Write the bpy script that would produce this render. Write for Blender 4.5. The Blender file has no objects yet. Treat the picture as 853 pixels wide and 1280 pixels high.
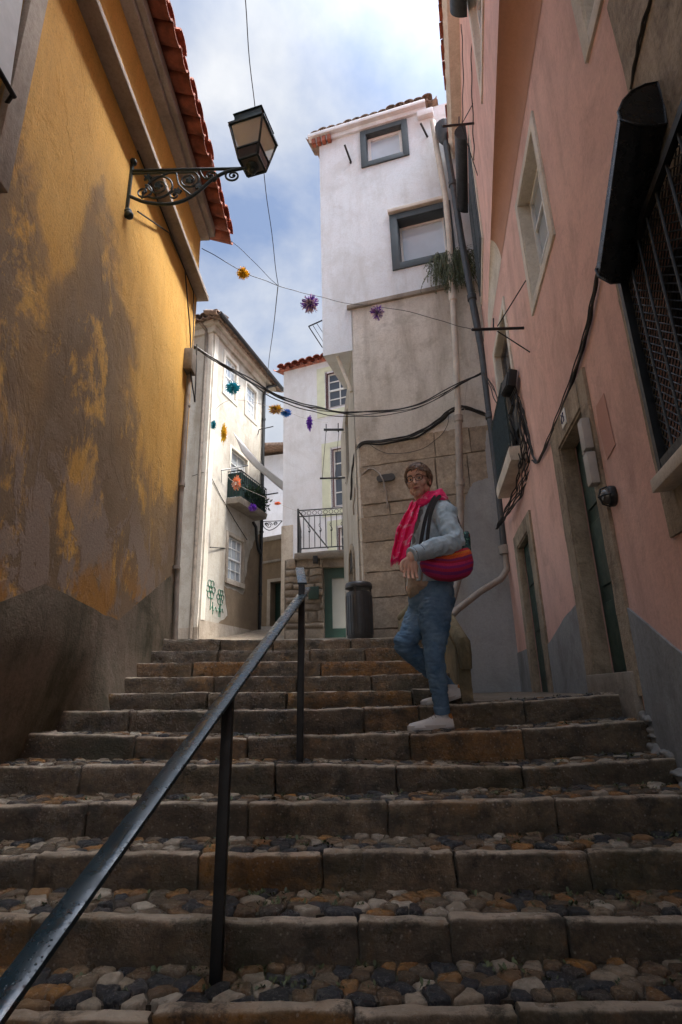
import bpy, bmesh, math, random
from mathutils import Vector, Matrix, noise
random.seed(7)
SC = bpy.context.scene
COL = SC.collection
rad = math.radians

# ------------------------------------------------------------------ camera
FPX = 694.0
TH = math.atan(694/2140.7); PH = math.atan(56/2140)
c_, s_ = math.cos(TH), math.sin(TH)
FW = Vector((0, c_, s_)); UP0 = Vector((0, -s_, c_))
RT = Vector((1, 0, 0))*math.cos(PH) - UP0*math.sin(PH)
UPV = UP0*math.cos(PH) + Vector((1, 0, 0))*math.sin(PH)
cam_d = bpy.data.cameras.new('camera'); cam = bpy.data.objects.new('camera', cam_d); COL.objects.link(cam)
cam.matrix_world = Matrix(((RT.x, UPV.x, -FW.x, 0), (RT.y, UPV.y, -FW.y, 0), (RT.z, UPV.z, -FW.z, 0), (0, 0, 0, 1)))
cam_d.sensor_fit = 'VERTICAL'; cam_d.sensor_height = 36; cam_d.lens = FPX/1280*36
cam_d.clip_start = 0.05; cam_d.clip_end = 2000
SC.camera = cam

def at(x, y, D):
    """survey point of the photograph at distance D up the street"""
    r = FW + RT*((x-426.5)/FPX) + UPV*((640-y)/FPX)
    return r*(D/r.y)

# ------------------------------------------------------------------ mesh builder
class MB:
    def __init__(s): s.v = []; s.f = []; s.uvs = None
    def add(s, vs, fs):
        o = len(s.v); s.v += [Vector(v) for v in vs]; s.f += [tuple(i+o for i in f) for f in fs]; return s
    def hexa(s, p):   # p: 8 points, bottom 4 (ccw), top 4
        return s.add(p, [(3,2,1,0),(4,5,6,7),(0,1,5,4),(1,2,6,5),(2,3,7,6),(3,0,4,7)])
    def box(s, c, d, rot=None, bev=0):
        c = Vector(c); hx, hy, hz = d[0]/2, d[1]/2, d[2]/2
        bm = bmesh.new(); bmesh.ops.create_cube(bm, size=1)
        for v in bm.verts: v.co = Vector((v.co.x*d[0], v.co.y*d[1], v.co.z*d[2]))
        if bev: bmesh.ops.bevel(bm, geom=bm.edges[:], offset=bev, segments=2, affect='EDGES', profile=.6)
        M = (rot.to_matrix() if hasattr(rot, 'to_matrix') else rot) if rot is not None else Matrix.Identity(3)
        bm.verts.index_update()
        s.add([M @ v.co + c for v in bm.verts], [tuple(v.index for v in f.verts) for f in bm.faces]); bm.free(); return s
    def bar(s, a, b, w, h, up=(0,0,1), bev=0):
        a = Vector(a); b = Vector(b); d = b-a; L = d.length; d.normalize()
        x = d.cross(Vector(up)).normalized(); z = x.cross(d)
        M = Matrix(((x.x, d.x, z.x), (x.y, d.y, z.y), (x.z, d.z, z.z)))
        return s.box((a+b)/2, (w, L, h), M, bev)
    def tube(s, pts, r, seg=8, cap=True, flat=None):
        pts = [Vector(p) for p in pts]; n = len(pts)
        rs = r if isinstance(r, (list, tuple)) else [r]*n
        t0 = (pts[1]-pts[0]).normalized()
        ref = Vector((0,0,1)) if abs(t0.z) < .9 else Vector((1,0,0))
        nx = t0.cross(ref).normalized(); o = len(s.v)
        for i, p in enumerate(pts):
            t = (pts[min(i+1,n-1)]-pts[max(i-1,0)])
            if t.length < 1e-9: t = t0
            t = t.normalized()
            nx = (nx - t*nx.dot(t)).normalized(); ny = t.cross(nx)
            for k in range(seg):
                a = 2*math.pi*k/seg
                s.v.append(p + (nx*math.cos(a) + ny*math.sin(a)*(flat or 1))*rs[i])
        for i in range(n-1):
            for k in range(seg):
                k2 = (k+1) % seg
                s.f.append((o+i*seg+k, o+i*seg+k2, o+(i+1)*seg+k2, o+(i+1)*seg+k))
        if cap:
            s.f.append(tuple(o+k for k in reversed(range(seg)))); s.f.append(tuple(o+(n-1)*seg+k for k in range(seg)))
        return s
    def lathe(s, c, prof, seg=24, axis='Z'):
        o = len(s.v); n = len(prof); c = Vector(c)
        for (r, z) in prof:
            for k in range(seg):
                a = 2*math.pi*k/seg; s.v.append(c+Vector((r*math.cos(a), r*math.sin(a), z)))
        for i in range(n-1):
            for k in range(seg):
                k2 = (k+1) % seg; s.f.append((o+i*seg+k, o+i*seg+k2, o+(i+1)*seg+k2, o+(i+1)*seg+k))
        s.f.append(tuple(o+k for k in reversed(range(seg)))); s.f.append(tuple(o+(n-1)*seg+k for k in range(seg)))
        return s
    def sphere(s, c, r, seg=12, rings=8, sc=(1,1,1)):
        c = Vector(c); o = len(s.v)
        s.v.append(c+Vector((0,0,r*sc[2])))
        for i in range(1, rings):
            ph = math.pi*i/rings
            for k in range(seg):
                a = 2*math.pi*k/seg
                s.v.append(c+Vector((math.sin(ph)*math.cos(a)*r*sc[0], math.sin(ph)*math.sin(a)*r*sc[1], math.cos(ph)*r*sc[2])))
        s.v.append(c-Vector((0,0,r*sc[2]))); last = len(s.v)-1
        for k in range(seg): s.f.append((o, o+1+k, o+1+(k+1)%seg))
        for i in range(rings-2):
            for k in range(seg):
                k2 = (k+1)%seg; s.f.append((o+1+i*seg+k, o+1+(i+1)*seg+k, o+1+(i+1)*seg+k2, o+1+i*seg+k2))
        b = o+1+(rings-2)*seg
        for k in range(seg): s.f.append((last, b+(k+1)%seg, b+k))
        return s
    def prism(s, poly, ext):
        poly = [Vector(p) for p in poly]; ext = Vector(ext); n = len(poly); o = len(s.v)
        s.v += poly + [p+ext for p in poly]
        s.f.append(tuple(o+i for i in reversed(range(n)))); s.f.append(tuple(o+n+i for i in range(n)))
        for i in range(n): j = (i+1)%n; s.f.append((o+i, o+j, o+n+j, o+n+i))
        return s
    def build(s, name, mat, parent=None, smooth=True, ang=38, recalc=True):
        off = parent_loc(parent)
        me = bpy.data.meshes.new(name); me.from_pydata([v-off for v in s.v], [], s.f); me.update()
        if recalc:
            bm = bmesh.new(); bm.from_mesh(me); bmesh.ops.recalc_face_normals(bm, faces=bm.faces[:]); bm.to_mesh(me); bm.free()
        o = bpy.data.objects.new(name, me); COL.objects.link(o)
        me.materials.append(mat)
        if smooth:
            me.polygons.foreach_set('use_smooth', [True]*len(me.polygons)); me.set_sharp_from_angle(angle=rad(ang))
        if parent: o.parent = parent
        return o

def parent_loc(p):
    v = Vector((0,0,0))
    while p is not None: v += p.location; p = p.parent
    return v
def tag(o, label=None, cat=None, group=None, kind=None):
    if label: o['label'] = label
    if cat: o['category'] = cat
    if group: o['group'] = group
    if kind: o['kind'] = kind
    return o
def thing(name, label, cat, loc=(0,0,0), group=None, kind=None):
    e = bpy.data.objects.new(name, None); COL.objects.link(e); e.location = loc; e.empty_display_size = .1
    return tag(e, label, cat, group, kind)

# ------------------------------------------------------------------ materials
def newmat(name):
    m = bpy.data.materials.new(name); m.use_nodes = True; nt = m.node_tree
    return m, nt, nt.nodes['Principled BSDF']
class N:
    """tiny node helper"""
    def __init__(s, nt): s.nt = nt; s.pos = nt.nodes.new('ShaderNodeNewGeometry')
    def map(s, sc, loc=(0,0,0), src=None):
        m = s.nt.nodes.new('ShaderNodeMapping'); m.inputs['Scale'].default_value = sc; m.inputs['Location'].default_value = loc
        s.nt.links.new(src or s.pos.outputs['Position'], m.inputs['Vector']); return m.outputs[0]
    def noise(s, scale, det=6, rough=.6, vec=None, dist=0):
        n = s.nt.nodes.new('ShaderNodeTexNoise'); n.inputs['Scale'].default_value = scale; n.inputs['Detail'].default_value = det
        n.inputs['Roughness'].default_value = rough; n.inputs['Distortion'].default_value = dist
        s.nt.links.new(vec or s.pos.outputs['Position'], n.inputs['Vector']); return n.outputs['Fac']
    def vor(s, scale, vec=None, feature='F1', out='Distance'):
        n = s.nt.nodes.new('ShaderNodeTexVoronoi'); n.feature = feature; n.inputs['Scale'].default_value = scale
        s.nt.links.new(vec or s.pos.outputs['Position'], n.inputs['Vector']); return n.outputs[out]
    def ramp(s, fac, stops, interp='LINEAR'):
        r = s.nt.nodes.new('ShaderNodeValToRGB'); r.color_ramp.interpolation = interp
        e = r.color_ramp.elements
        while len(e) < len(stops): e.new(.5)
        for i, (p, c) in enumerate(stops):
            e[i].position = p; e[i].color = (c, c, c, 1) if isinstance(c, (int, float)) else (*c, 1)
        s.nt.links.new(fac, r.inputs[0]); return r.outputs[0]
    def mix(s, fac, a, b, mode='MIX'):
        m = s.nt.nodes.new('ShaderNodeMix'); m.data_type = 'RGBA'; m.blend_type = mode
        for idx, val in ((0, fac), (6, a), (7, b)):
            if isinstance(val, bpy.types.NodeSocket): s.nt.links.new(val, m.inputs[idx])
            elif idx == 0: m.inputs[0].default_value = val
            else: m.inputs[idx].default_value = (val, val, val, 1) if isinstance(val, (int, float)) else (*val, 1)
        return m.outputs[2]
    def math(s, op, a, b=0.0, clamp=False):
        m = s.nt.nodes.new('ShaderNodeMath'); m.operation = op; m.use_clamp = clamp
        for i, val in enumerate((a, b)):
            if isinstance(val, bpy.types.NodeSocket): s.nt.links.new(val, m.inputs[i])
            else: m.inputs[i].default_value = val
        return m.outputs[0]
    def sep(s, src=None):
        n = s.nt.nodes.new('ShaderNodeSeparateXYZ'); s.nt.links.new(src or s.pos.outputs['Position'], n.inputs[0]); return n.outputs
    def step(s, x, a, b):   # smoothstep
        m = s.nt.nodes.new('ShaderNodeMapRange'); m.interpolation_type = 'SMOOTHSTEP'
        s.nt.links.new(x, m.inputs[0]); m.inputs[1].default_value = a; m.inputs[2].default_value = b; return m.outputs[0]
    def bump(s, bsdf, h, strength=.3, dist=.01):
        b = s.nt.nodes.new('ShaderNodeBump'); b.inputs['Strength'].default_value = strength; b.inputs['Distance'].default_value = dist
        s.nt.links.new(h, b.inputs['Height']); s.nt.links.new(b.outputs[0], bsdf.inputs['Normal'])
def plaster(name, base, var, stain, amount=.5, streak=.4, rough=.85, bump=.35, patch=None, scale=1.0):
    m, nt, b = newmat(name); n = N(nt)
    c = n.mix(n.ramp(n.noise(1.3*scale, 8, .65), [(.3, 0), (.7, 1)]), base, var)
    c = n.mix(n.math('MULTIPLY', n.ramp(n.noise(1.0, 9, .72, n.map((2.6*scale, 2.6*scale, .5*scale))), [(.48, 0), (.72, 1)]), streak), c, stain)
    c = n.mix(n.math('MULTIPLY', n.ramp(n.noise(2.2*scale, 12, .75, dist=.4), [(.5, 0), (.68, 1)]), amount), c, stain)
    c = n.mix(n.math('MULTIPLY', n.ramp(n.noise(38, 4, .8), [(.35, 1), (.55, 0)]), .28), c, stain)
    c = n.mix(n.math('MULTIPLY', n.ramp(n.noise(.55*scale, 10, .68, n.map((1,1,1), (7,2,5)), .5), [(.52, 0), (.56, 1)]), .22), c, stain)
    if patch:
        c = n.mix(n.ramp(n.noise(1.1*scale, 10, .62, n.map((1,1,1), (5,3,9)), .3), [(.66, 0), (.68, 1)]), c, patch)
    nt.links.new(c, b.inputs['Base Color']); b.inputs['Roughness'].default_value = rough; b.inputs['Specular IOR Level'].default_value = .25
    h = n.mix(.35, n.noise(9*scale, 8, .6), n.noise(70, 5, .7))
    n.bump(b, h, bump, .02); return m
def simple(name, col, rough=.6, metal=0, var=.12, sc=12, bump=.0, spec=.5):
    m, nt, b = newmat(name); n = N(nt)
    d = tuple(x*(1-var*2) for x in col); l = tuple(min(1, x*(1+var)) for x in col)
    c = n.ramp(n.noise(sc, 6, .65), [(.3, d), (.7, l)])
    nt.links.new(c, b.inputs['Base Color'])
    nt.links.new(n.ramp(n.noise(sc*1.7, 5, .6), [(.3, max(.02, rough-.12)), (.75, min(1, rough+.12))]), b.inputs['Roughness'])
    b.inputs['Metallic'].default_value = metal; b.inputs['Specular IOR Level'].default_value = spec
    if bump: n.bump(b, n.noise(sc*3, 6, .6), bump, .01)
    return m
MT = {}
def stone_mat(name, stops, rough=.6, bump=.6, rnd=True, moss=0.0, dirt=(.035,.027,.018), dirt_amt=.6, worn=False):
    m, nt, b = newmat(name); n = N(nt)
    src = n.pos.outputs['Random Per Island'] if rnd else n.noise(.8, 3)
    c = n.ramp(src, stops, 'LINEAR')
    c = n.mix(n.math('MULTIPLY', n.ramp(n.noise(7, 10, .7), [(.35, 0), (.7, 1)]), dirt_amt), c, dirt)
    c = n.mix(n.ramp(n.noise(26, 8, .75), [(.3, .55), (.6, 0)]), c, dirt)
    c = n.mix(n.ramp(n.noise(90, 4, .7), [(.5, 0), (.75, .25)]), c, (.55, .5, .42))
    if worn:   # sky light painted pale onto up-facing faces, risers and feet of the blocks grimy
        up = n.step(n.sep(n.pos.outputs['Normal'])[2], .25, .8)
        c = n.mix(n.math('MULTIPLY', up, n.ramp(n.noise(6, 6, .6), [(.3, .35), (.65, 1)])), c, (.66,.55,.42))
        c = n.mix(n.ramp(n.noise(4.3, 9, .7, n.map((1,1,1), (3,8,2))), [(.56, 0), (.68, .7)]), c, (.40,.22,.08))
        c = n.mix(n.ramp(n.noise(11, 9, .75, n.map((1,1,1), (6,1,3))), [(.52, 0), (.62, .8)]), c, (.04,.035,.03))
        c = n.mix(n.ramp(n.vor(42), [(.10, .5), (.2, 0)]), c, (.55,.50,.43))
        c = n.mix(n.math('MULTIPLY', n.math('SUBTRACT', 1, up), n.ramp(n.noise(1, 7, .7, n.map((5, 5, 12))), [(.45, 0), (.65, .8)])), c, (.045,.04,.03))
    if moss: c = n.mix(n.math('MULTIPLY', n.ramp(n.noise(3.2, 9, .7, n.map((1,1,1), (2,7,1))), [(.5, 0), (.66, 1)]), moss), c, (.035, .045, .014))
    nt.links.new(c, b.inputs['Base Color'])
    nt.links.new(n.ramp(n.noise(5, 6, .6), [(.3, max(.08, rough-.25)), (.7, min(1, rough+.15))]), b.inputs['Roughness'])
    n.bump(b, n.mix(.4, n.noise(16, 12, .75), n.noise(90, 6, .8)), bump, .03 if worn else .018)
    return m

# ------------------------------------------------------------------ wall frames
class Fr:
    """a vertical wall plane: s runs along it, z up, o out of it towards the street"""
    def __init__(f, base, step, side):
        f.b = Vector((base[0], base[1], 0)); f.st = Vector((step[0], step[1], 0))
        n = Vector((-step[1], step[0], 0)).normalized()
        if n.dot(Vector((side[0], side[1], 0))) < 0: n = -n
        f.n = n
    def p(f, s, z, o=0): return f.b + f.st*s + Vector((0, 0, z)) + f.n*o
    def bx(f, mb, s0, s1, z0, z1, o0, o1, bev=0):
        if bev:
            a = f.p(s0, 0, 0); b = f.p(s1, 0, 0); d = (b-a); L = d.length; d.normalize()
            z = Vector((0,0,1)); M = Matrix(((d.x, f.n.x, 0), (d.y, f.n.y, 0), (0, 0, 1)))
            mb.box(f.p((s0+s1)/2, (z0+z1)/2, (o0+o1)/2), (L, abs(o1-o0), abs(z1-z0)), M, bev)
        else:
            mb.hexa([f.p(s0,z0,o0), f.p(s1,z0,o0), f.p(s1,z0,o1), f.p(s0,z0,o1), f.p(s0,z1,o0), f.p(s1,z1,o0), f.p(s1,z1,o1), f.p(s0,z1,o1)])
    def wall(f, mb, s0, s1, z0, z1, holes=(), deep=.2, o=0, warp=None):
        ss = sorted(set([s0, s1] + [q for h in holes for q in h[:2] if s0 < q < s1]))
        zs = sorted(set([z0, z1] + [q for h in holes for q in h[2:4] if z0 < q < z1]))
        for i in range(len(ss)-1):
            for j in range(len(zs)-1):
                sm = (ss[i]+ss[i+1])/2; zm = (zs[j]+zs[j+1])/2
                if any(h[0] < sm < h[1] and h[2] < zm < h[3] for h in holes): continue
                mb.add([f.p(ss[i],zs[j],o), f.p(ss[i+1],zs[j],o), f.p(ss[i+1],zs[j+1],o), f.p(ss[i],zs[j+1],o)], [(0,1,2,3)])
        for h in holes:
            d = h[4] if len(h) > 4 else deep
            a, b_, c, e = h[:4]; q = [(a,c),(b_,c),(b_,e),(a,e)]
            for k in range(4):
                k2 = (k+1)%4
                mb.add([f.p(*q[k],o), f.p(*q[k2],o), f.p(*q[k2],-d), f.p(*q[k],-d)], [(0,1,2,3)])
# ------------------------------------------------------------------ palette
M_yplinth = None
def yellow_mat():
    m, nt, b = newmat('ochre_plaster'); n = N(nt)
    xyz = n.sep()
    c = n.mix(n.ramp(n.noise(1.6, 9, .7), [(.3, 0), (.72, 1)]), (.70, .385, .085), (.80, .49, .15))
    c = n.mix(n.math('MULTIPLY', n.ramp(n.noise(1, 9, .7, n.map((5, 5, .7))), [(.4, 0), (.8, 1)]), .45), c, (.42, .24, .06))
    # damp grime: threshold height wanders along the wall, tongues reach upward
    nz = n.noise(1, 10, .66, n.map((1.7, 1.7, 1.0), (3.1, 0.4, 0)), .3)
    D = xyz[1]
    def bump_at(c0, w, a):
        t = n.math('DIVIDE', n.math('SUBTRACT', D, c0), w); t = n.math('MULTIPLY', t, t)
        return n.math('MULTIPLY', n.math('POWER', 2.718, n.math('MULTIPLY', t, -1)), a)
    th = n.math('ADD', 1.75, n.math('ADD', bump_at(2.95, .32, 1.35), n.math('ADD', bump_at(3.5, .5, .85), n.math('ADD', bump_at(2.1, .25, .9), bump_at(5.0, .8, .25)))))
    d = n.math('SUBTRACT', n.math('ADD', th, n.math('MULTIPLY', n.math('SUBTRACT', nz, .5), 3.0)), xyz[2])
    grime = n.math('ADD', n.math('MULTIPLY', n.step(d, -.12, .25), .55), n.math('MULTIPLY', n.step(d, -.7, 1.1), .45))
    keep = n.ramp(n.noise(1, 11, .72, n.map((2.4, 2.4, 1.4), (9, 2, 4)), .3), [(.535, 0), (.60, 1)])   # ochre islands left in the grime
    grime = n.math('MULTIPLY', grime, n.math('SUBTRACT', 1, n.math('MULTIPLY', keep, .85)))
    gc = n.mix(n.ramp(n.noise(2.5, 8, .7), [(.3, 0), (.7, 1)]), (.15, .11, .075), (.25, .20, .15))
    c = n.mix(n.math('MULTIPLY', grime, .9), c, gc)
    # pale peeled patches low down
    low = n.math('SUBTRACT', 1, n.step(xyz[2], .95, 1.6))
    pl = n.ramp(n.noise(1, 10, .66, n.map((2.6, 2.6, 1.7), (1, 6, 2)), .5), [(.47, 0), (.515, 1)])
    c = n.mix(n.math('MULTIPLY', n.math('MULTIPLY', pl, low), .85), c, (.33, .26, .21))
    low2 = n.math('SUBTRACT', 1, n.step(xyz[2], .6, 1.05))
    pl2 = n.ramp(n.noise(1, 8, .6, n.map((2.4, 2.4, 1.9), (4, 1, 7)), .3), [(.5, 0), (.56, 1)])
    c = n.mix(n.math('MULTIPLY', n.math('MULTIPLY', pl2, low2), .8), c, (.46, .22, .045))
    c = n.mix(n.math('MULTIPLY', n.ramp(n.vor(2.3), [(0, 1), (.028, 0)]), .8), c, (.05, .04, .03))
    c = n.mix(n.ramp(n.noise(60, 4, .8), [(.3, .35), (.5, 0)]), c, (.12, .08, .04))
    nt.links.new(c, b.inputs['Base Color']); b.inputs['Roughness'].default_value = .86; b.inputs['Specular IOR Level'].default_value = .2
    n.bump(b, n.mix(.4, n.mix(.4, n.noise(5, 9, .65), pl), n.noise(60, 6, .7)), .5, .02); return m
MT['yellow'] = yellow_mat()
MT['yplinth'] = plaster('stained_render', (.30,.24,.18), (.19,.155,.12), (.055,.06,.032), .8, .85, .9, .8)
MT['stonetrim'] = plaster('stone_trim', (.50,.43,.34), (.38,.33,.27), (.13,.10,.075), .6, .6, .8, .5)
MT['ytrim'] = plaster('grey_cornice', (.42,.36,.31), (.34,.29,.25), (.12,.10,.08), .5, .4, .85, .4)
MT['tile'] = simple('roof_tile', (.30,.085,.045), .8, 0, .3, 9, .5)
MT['tile_old'] = simple('old_roof_tile', (.22,.15,.11), .85, 0, .35, 9, .5)
MT['pink'] = plaster('pink_plaster', (.70,.44,.37), (.77,.51,.43), (.42,.26,.215), .6, .6, .88, .3)
MT['gplinth'] = plaster('grey_paint', (.29,.31,.32), (.34,.36,.37), (.10,.10,.095), .5, .6, .75, .4)
MT['cream'] = plaster('cream_stone', (.64,.59,.50), (.70,.65,.57), (.32,.27,.20), .6, .5, .75, .4)
MT['doorstone'] = plaster('worn_jamb_stone', (.46,.38,.28), (.36,.29,.21), (.09,.07,.05), .7, .7, .8, .9, scale=2)
MT['white'] = plaster('white_plaster', (.70,.75,.79), (.66,.70,.745), (.44,.44,.42), .35, .55, .85, .25)
MT['greyplaster'] = plaster('weathered_plaster', (.70,.66,.60), (.60,.56,.49), (.30,.26,.21), .65, .75, .85, .5)
MT['creamwall'] = plaster('cream_facade', (.50,.475,.42), (.41,.385,.335), (.25,.21,.155), .6, .8, .85, .5, patch=(.40,.33,.25))
MT['brownpatch'] = plaster('bare_mortar', (.27,.20,.13), (.20,.145,.095), (.12,.09,.06), .5, .5, .9, .6)
MT['white2'] = plaster('white_render', (.70,.72,.76), (.66,.65,.67), (.46,.44,.43), .4, .5, .85, .2)
MT['lime'] = simple('lime_trim', (.60,.62,.47), .8, 0, .08, 3)
MT['blackmetal'] = simple('black_metal', (.018,.02,.022), .45, .3, .3, 14, .15)
MT['greenmetal'] = simple('dark_green_iron', (.014,.030,.030), .4, .2, .3, 20, .25)
MT['greydark'] = simple('slate_grey_paint', (.05,.066,.075), .55, 0, .1, 5)
MT['whitepaint'] = simple('white_paint', (.72,.72,.70), .45, 0, .05, 8)
MT['greendoor'] = simple('green_door_paint', (.012,.045,.033), .45, 0, .2, 6, .1)
MT['dark'] = simple('dark_interior', (.012,.011,.010), .8, 0, .1, 3)
MT['oldwood'] = simple('weathered_frame', (.16,.13,.10), .75, 0, .25, 10, .3)
MT['redframe'] = simple('maroon_frame', (.09,.025,.025), .6, 0, .1, 6)
MT['plasticgrey'] = simple('grey_plastic', (.42,.40,.37), .6, 0, .08, 8)
MT['cable'] = simple('black_cable', (.015,.014,.013), .6, 0, .2, 30)
MT['pipegrey'] = simple('grey_pipe', (.33,.29,.25), .6, 0, .15, 6, .2)
MT['pipecream'] = simple('cream_pipe', (.55,.50,.43), .6, 0, .12, 5, .1)
MT['binmat'] = simple('charcoal_bin', (.045,.047,.05), .42, .1, .15, 9, .1)
MT['plant'] = simple('leaf', (.075,.095,.035), .7, 0, .4, 15)
MT['concrete'] = plaster('concrete', (.34,.30,.25), (.26,.23,.19), (.11,.09,.07), .7, .5, .85, .7)
MT['whitepl'] = plaster('lime_fillet', (.22,.22,.21), (.30,.30,.29), (.16,.15,.13), .6, .3, .8, .7)
MT['cloth'] = simple('white_cloth', (.78,.78,.78), .8, 0, .04, 6)
def glass_mat(name, col, rough=.08):
    m, nt, b = newmat(name); n = N(nt)
    nt.links.new(n.ramp(n.noise(1.5, 4, .5), [(.3, tuple(x*.7 for x in col)), (.7, col)]), b.inputs['Base Color'])
    b.inputs['Roughness'].default_value = rough; b.inputs['Specular IOR Level'].default_value = .8
    n.bump(b, n.noise(1.2, 2, .4), .05, .05); return m
MT['glass'] = glass_mat('window_glass', (.06,.07,.085))
MT['glasspale'] = glass_mat('curtained_glass', (.44,.48,.50), .12)
MT['glasssky'] = glass_mat('sky_lit_glass', (.60,.70,.80), .06)  # sky reflection painted into the pane's base colour
MT['glassdoor'] = glass_mat('frosted_door_glass', (.30,.31,.27), .25)
def lampglass():
    m, nt, b = newmat('frosted_lamp_glass'); n = N(nt)
    b.inputs['Base Color'].default_value = (.62,.60,.56,1); b.inputs['Roughness'].default_value = .35
    tr = nt.nodes.new('ShaderNodeBsdfTranslucent'); tr.inputs[0].default_value = (.85,.85,.82,1); ms = nt.nodes.new('ShaderNodeMixShader'); ms.inputs[0].default_value = .6
    tp = nt.nodes.new('ShaderNodeBsdfTransparent'); tp.inputs[0].default_value = (.97,.97,.95,1); m2 = nt.nodes.new('ShaderNodeMixShader'); m2.inputs[0].default_value = .5
    nt.links.new(b.outputs[0], ms.inputs[1]); nt.links.new(tr.outputs[0], ms.inputs[2]); nt.links.new(ms.outputs[0], m2.inputs[1]); nt.links.new(tp.outputs[0], m2.inputs[2]); nt.links.new(m2.outputs[0], nt.nodes['Material Output'].inputs[0])
    nt.links.new(n.ramp(n.noise(6, 6, .7), [(.3, (.58,.56,.53)), (.7, (.84,.83,.80))]), b.inputs['Base Color']); return m
MT['lampglass'] = lampglass()
def rail_mat():
    m, nt, b = newmat('wet_painted_rail'); n = N(nt)
    c = n.mix(n.ramp(n.noise(9, 8, .75), [(.56, 0), (.66, 1)]), (.006,.028,.042), (.05,.018,.010))
    nt.links.new(c, b.inputs['Base Color']); b.inputs['Specular IOR Level'].default_value = .7
    drops = n.ramp(n.vor(130), [(.10, 1), (.30, 0)])
    sel = n.ramp(n.noise(17, 6, .7), [(.5, 0), (.62, 1)])
    nt.links.new(n.ramp(n.noise(14, 7, .7), [(.35, .10), (.7, .5)]), b.inputs['Roughness'])
    n.bump(b, n.mix(.35, n.math('MULTIPLY', drops, sel), n.noise(25, 5, .6)), .55, .006); return m
MT['rail'] = rail_mat()
MT['kerb'] = stone_mat('kerb_stone', [(0,(.17,.12,.075)), (.3,(.29,.21,.13)), (.5,(.22,.17,.12)), (.7,(.35,.25,.15)), (.82,(.26,.19,.12)), (.9,(.42,.20,.05)), (1,(.46,.23,.06))], .38, 1.0, True, .45, dirt_amt=.7, worn=True)  # block tops carry painted sky light besides stains and grime
MT['cobble'] = stone_mat('cobble', [(0,(.015,.02,.03)), (.22,(.035,.042,.055)), (.28,(.12,.075,.04)), (.45,(.22,.145,.08)), (.56,(.42,.19,.04)), (.64,(.12,.085,.055)), (.80,(.33,.25,.165)), (.88,(.48,.40,.30)), (1,(.60,.52,.41))], .28, 1.0, True, .15, dirt_amt=.45)
MT['earth'] = stone_mat('wet_earth', [(0,(.05,.036,.02)), (1,(.085,.062,.035))], .6, .8, False, .9)
MT['block'] = stone_mat('stone_block', [(0,(.40,.32,.23)), (.5,(.50,.41,.31)), (1,(.58,.48,.36))], .8, .9, True, 0, (.10,.08,.06), .55)
MT['rubble'] = stone_mat('rubble_stone', [(0,(.22,.17,.12)), (.6,(.36,.29,.21)), (1,(.44,.36,.27))], .85, 1, True, 0, (.08,.06,.045), .5)
MT['mortar'] = plaster('mortar', (.26,.215,.165), (.18,.15,.115), (.04,.03,.025), .6, .3, .9, .8)

def displace(mb, i0, amp, sc, seed=0, ax=(1,1,1)):
    for i in range(i0, len(mb.v)):
        v = mb.v[i]; d = noise.noise_vector(v*sc+Vector((seed*7.3, seed*1.7, 0)))
        mb.v[i] = v+Vector((d.x*ax[0], d.y*ax[1], d.z*ax[2]))*amp
def sub_block(mb, p8, nx, ny, nz, amp, sc, seed, rnd=.012):
    """block from 8 corners, subdivided shell with rounded edges and rough faces"""
    bm = bmesh.new(); vs = {}
    def pt(u, v, w):
        a = [p8[0].lerp(p8[1], u), p8[3].lerp(p8[2], u), p8[4].lerp(p8[5], u), p8[7].lerp(p8[6], u)]
        return a[0].lerp(a[1], v).lerp(a[2].lerp(a[3], v), w)
    def V(i, j, k):
        if (i,j,k) not in vs:
            u, v, w = i/nx, j/ny, k/nz; q = pt(u, v, w)
            cnt = (i in (0,nx)) + (j in (0,ny)) + (k in (0,nz))
            if cnt >= 2:
                cen = pt(.5,.5,.5)
                if j in (0,ny) and k in (0,nz): t = pt(u,.5,.5)
                elif i in (0,nx) and k in (0,nz): t = pt(.5,v,.5)
                else: t = pt(.5,.5,w)
                q = q+(t-q).normalized()*rnd*(1.35 if cnt == 3 else 1)
            d = noise.noise_vector(q*sc+Vector((seed, seed*.7, 0)))+.5*noise.noise_vector(q*sc*3.1)
            vs[(i,j,k)] = bm.verts.new(q+d*amp)
        return vs[(i,j,k)]
    for i in range(nx):
        for j in range(ny):
            for k in (0, nz):
                bm.faces.new([V(i,j,k), V(i+1,j,k), V(i+1,j+1,k), V(i,j+1,k)])
        for k in range(nz):
            for j in (0, ny): bm.faces.new([V(i,j,k), V(i+1,j,k), V(i+1,j,k+1), V(i,j,k+1)])
    for j in range(ny):
        for k in range(nz):
            for i in (0, nx): bm.faces.new([V(i,j,k), V(i,j+1,k), V(i,j+1,k+1), V(i,j,k+1)])
    bm.verts.index_update()
    mb.add([v.co for v in bm.verts], [tuple(v.index for v in f.verts) for f in bm.faces]); bm.free()

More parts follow.
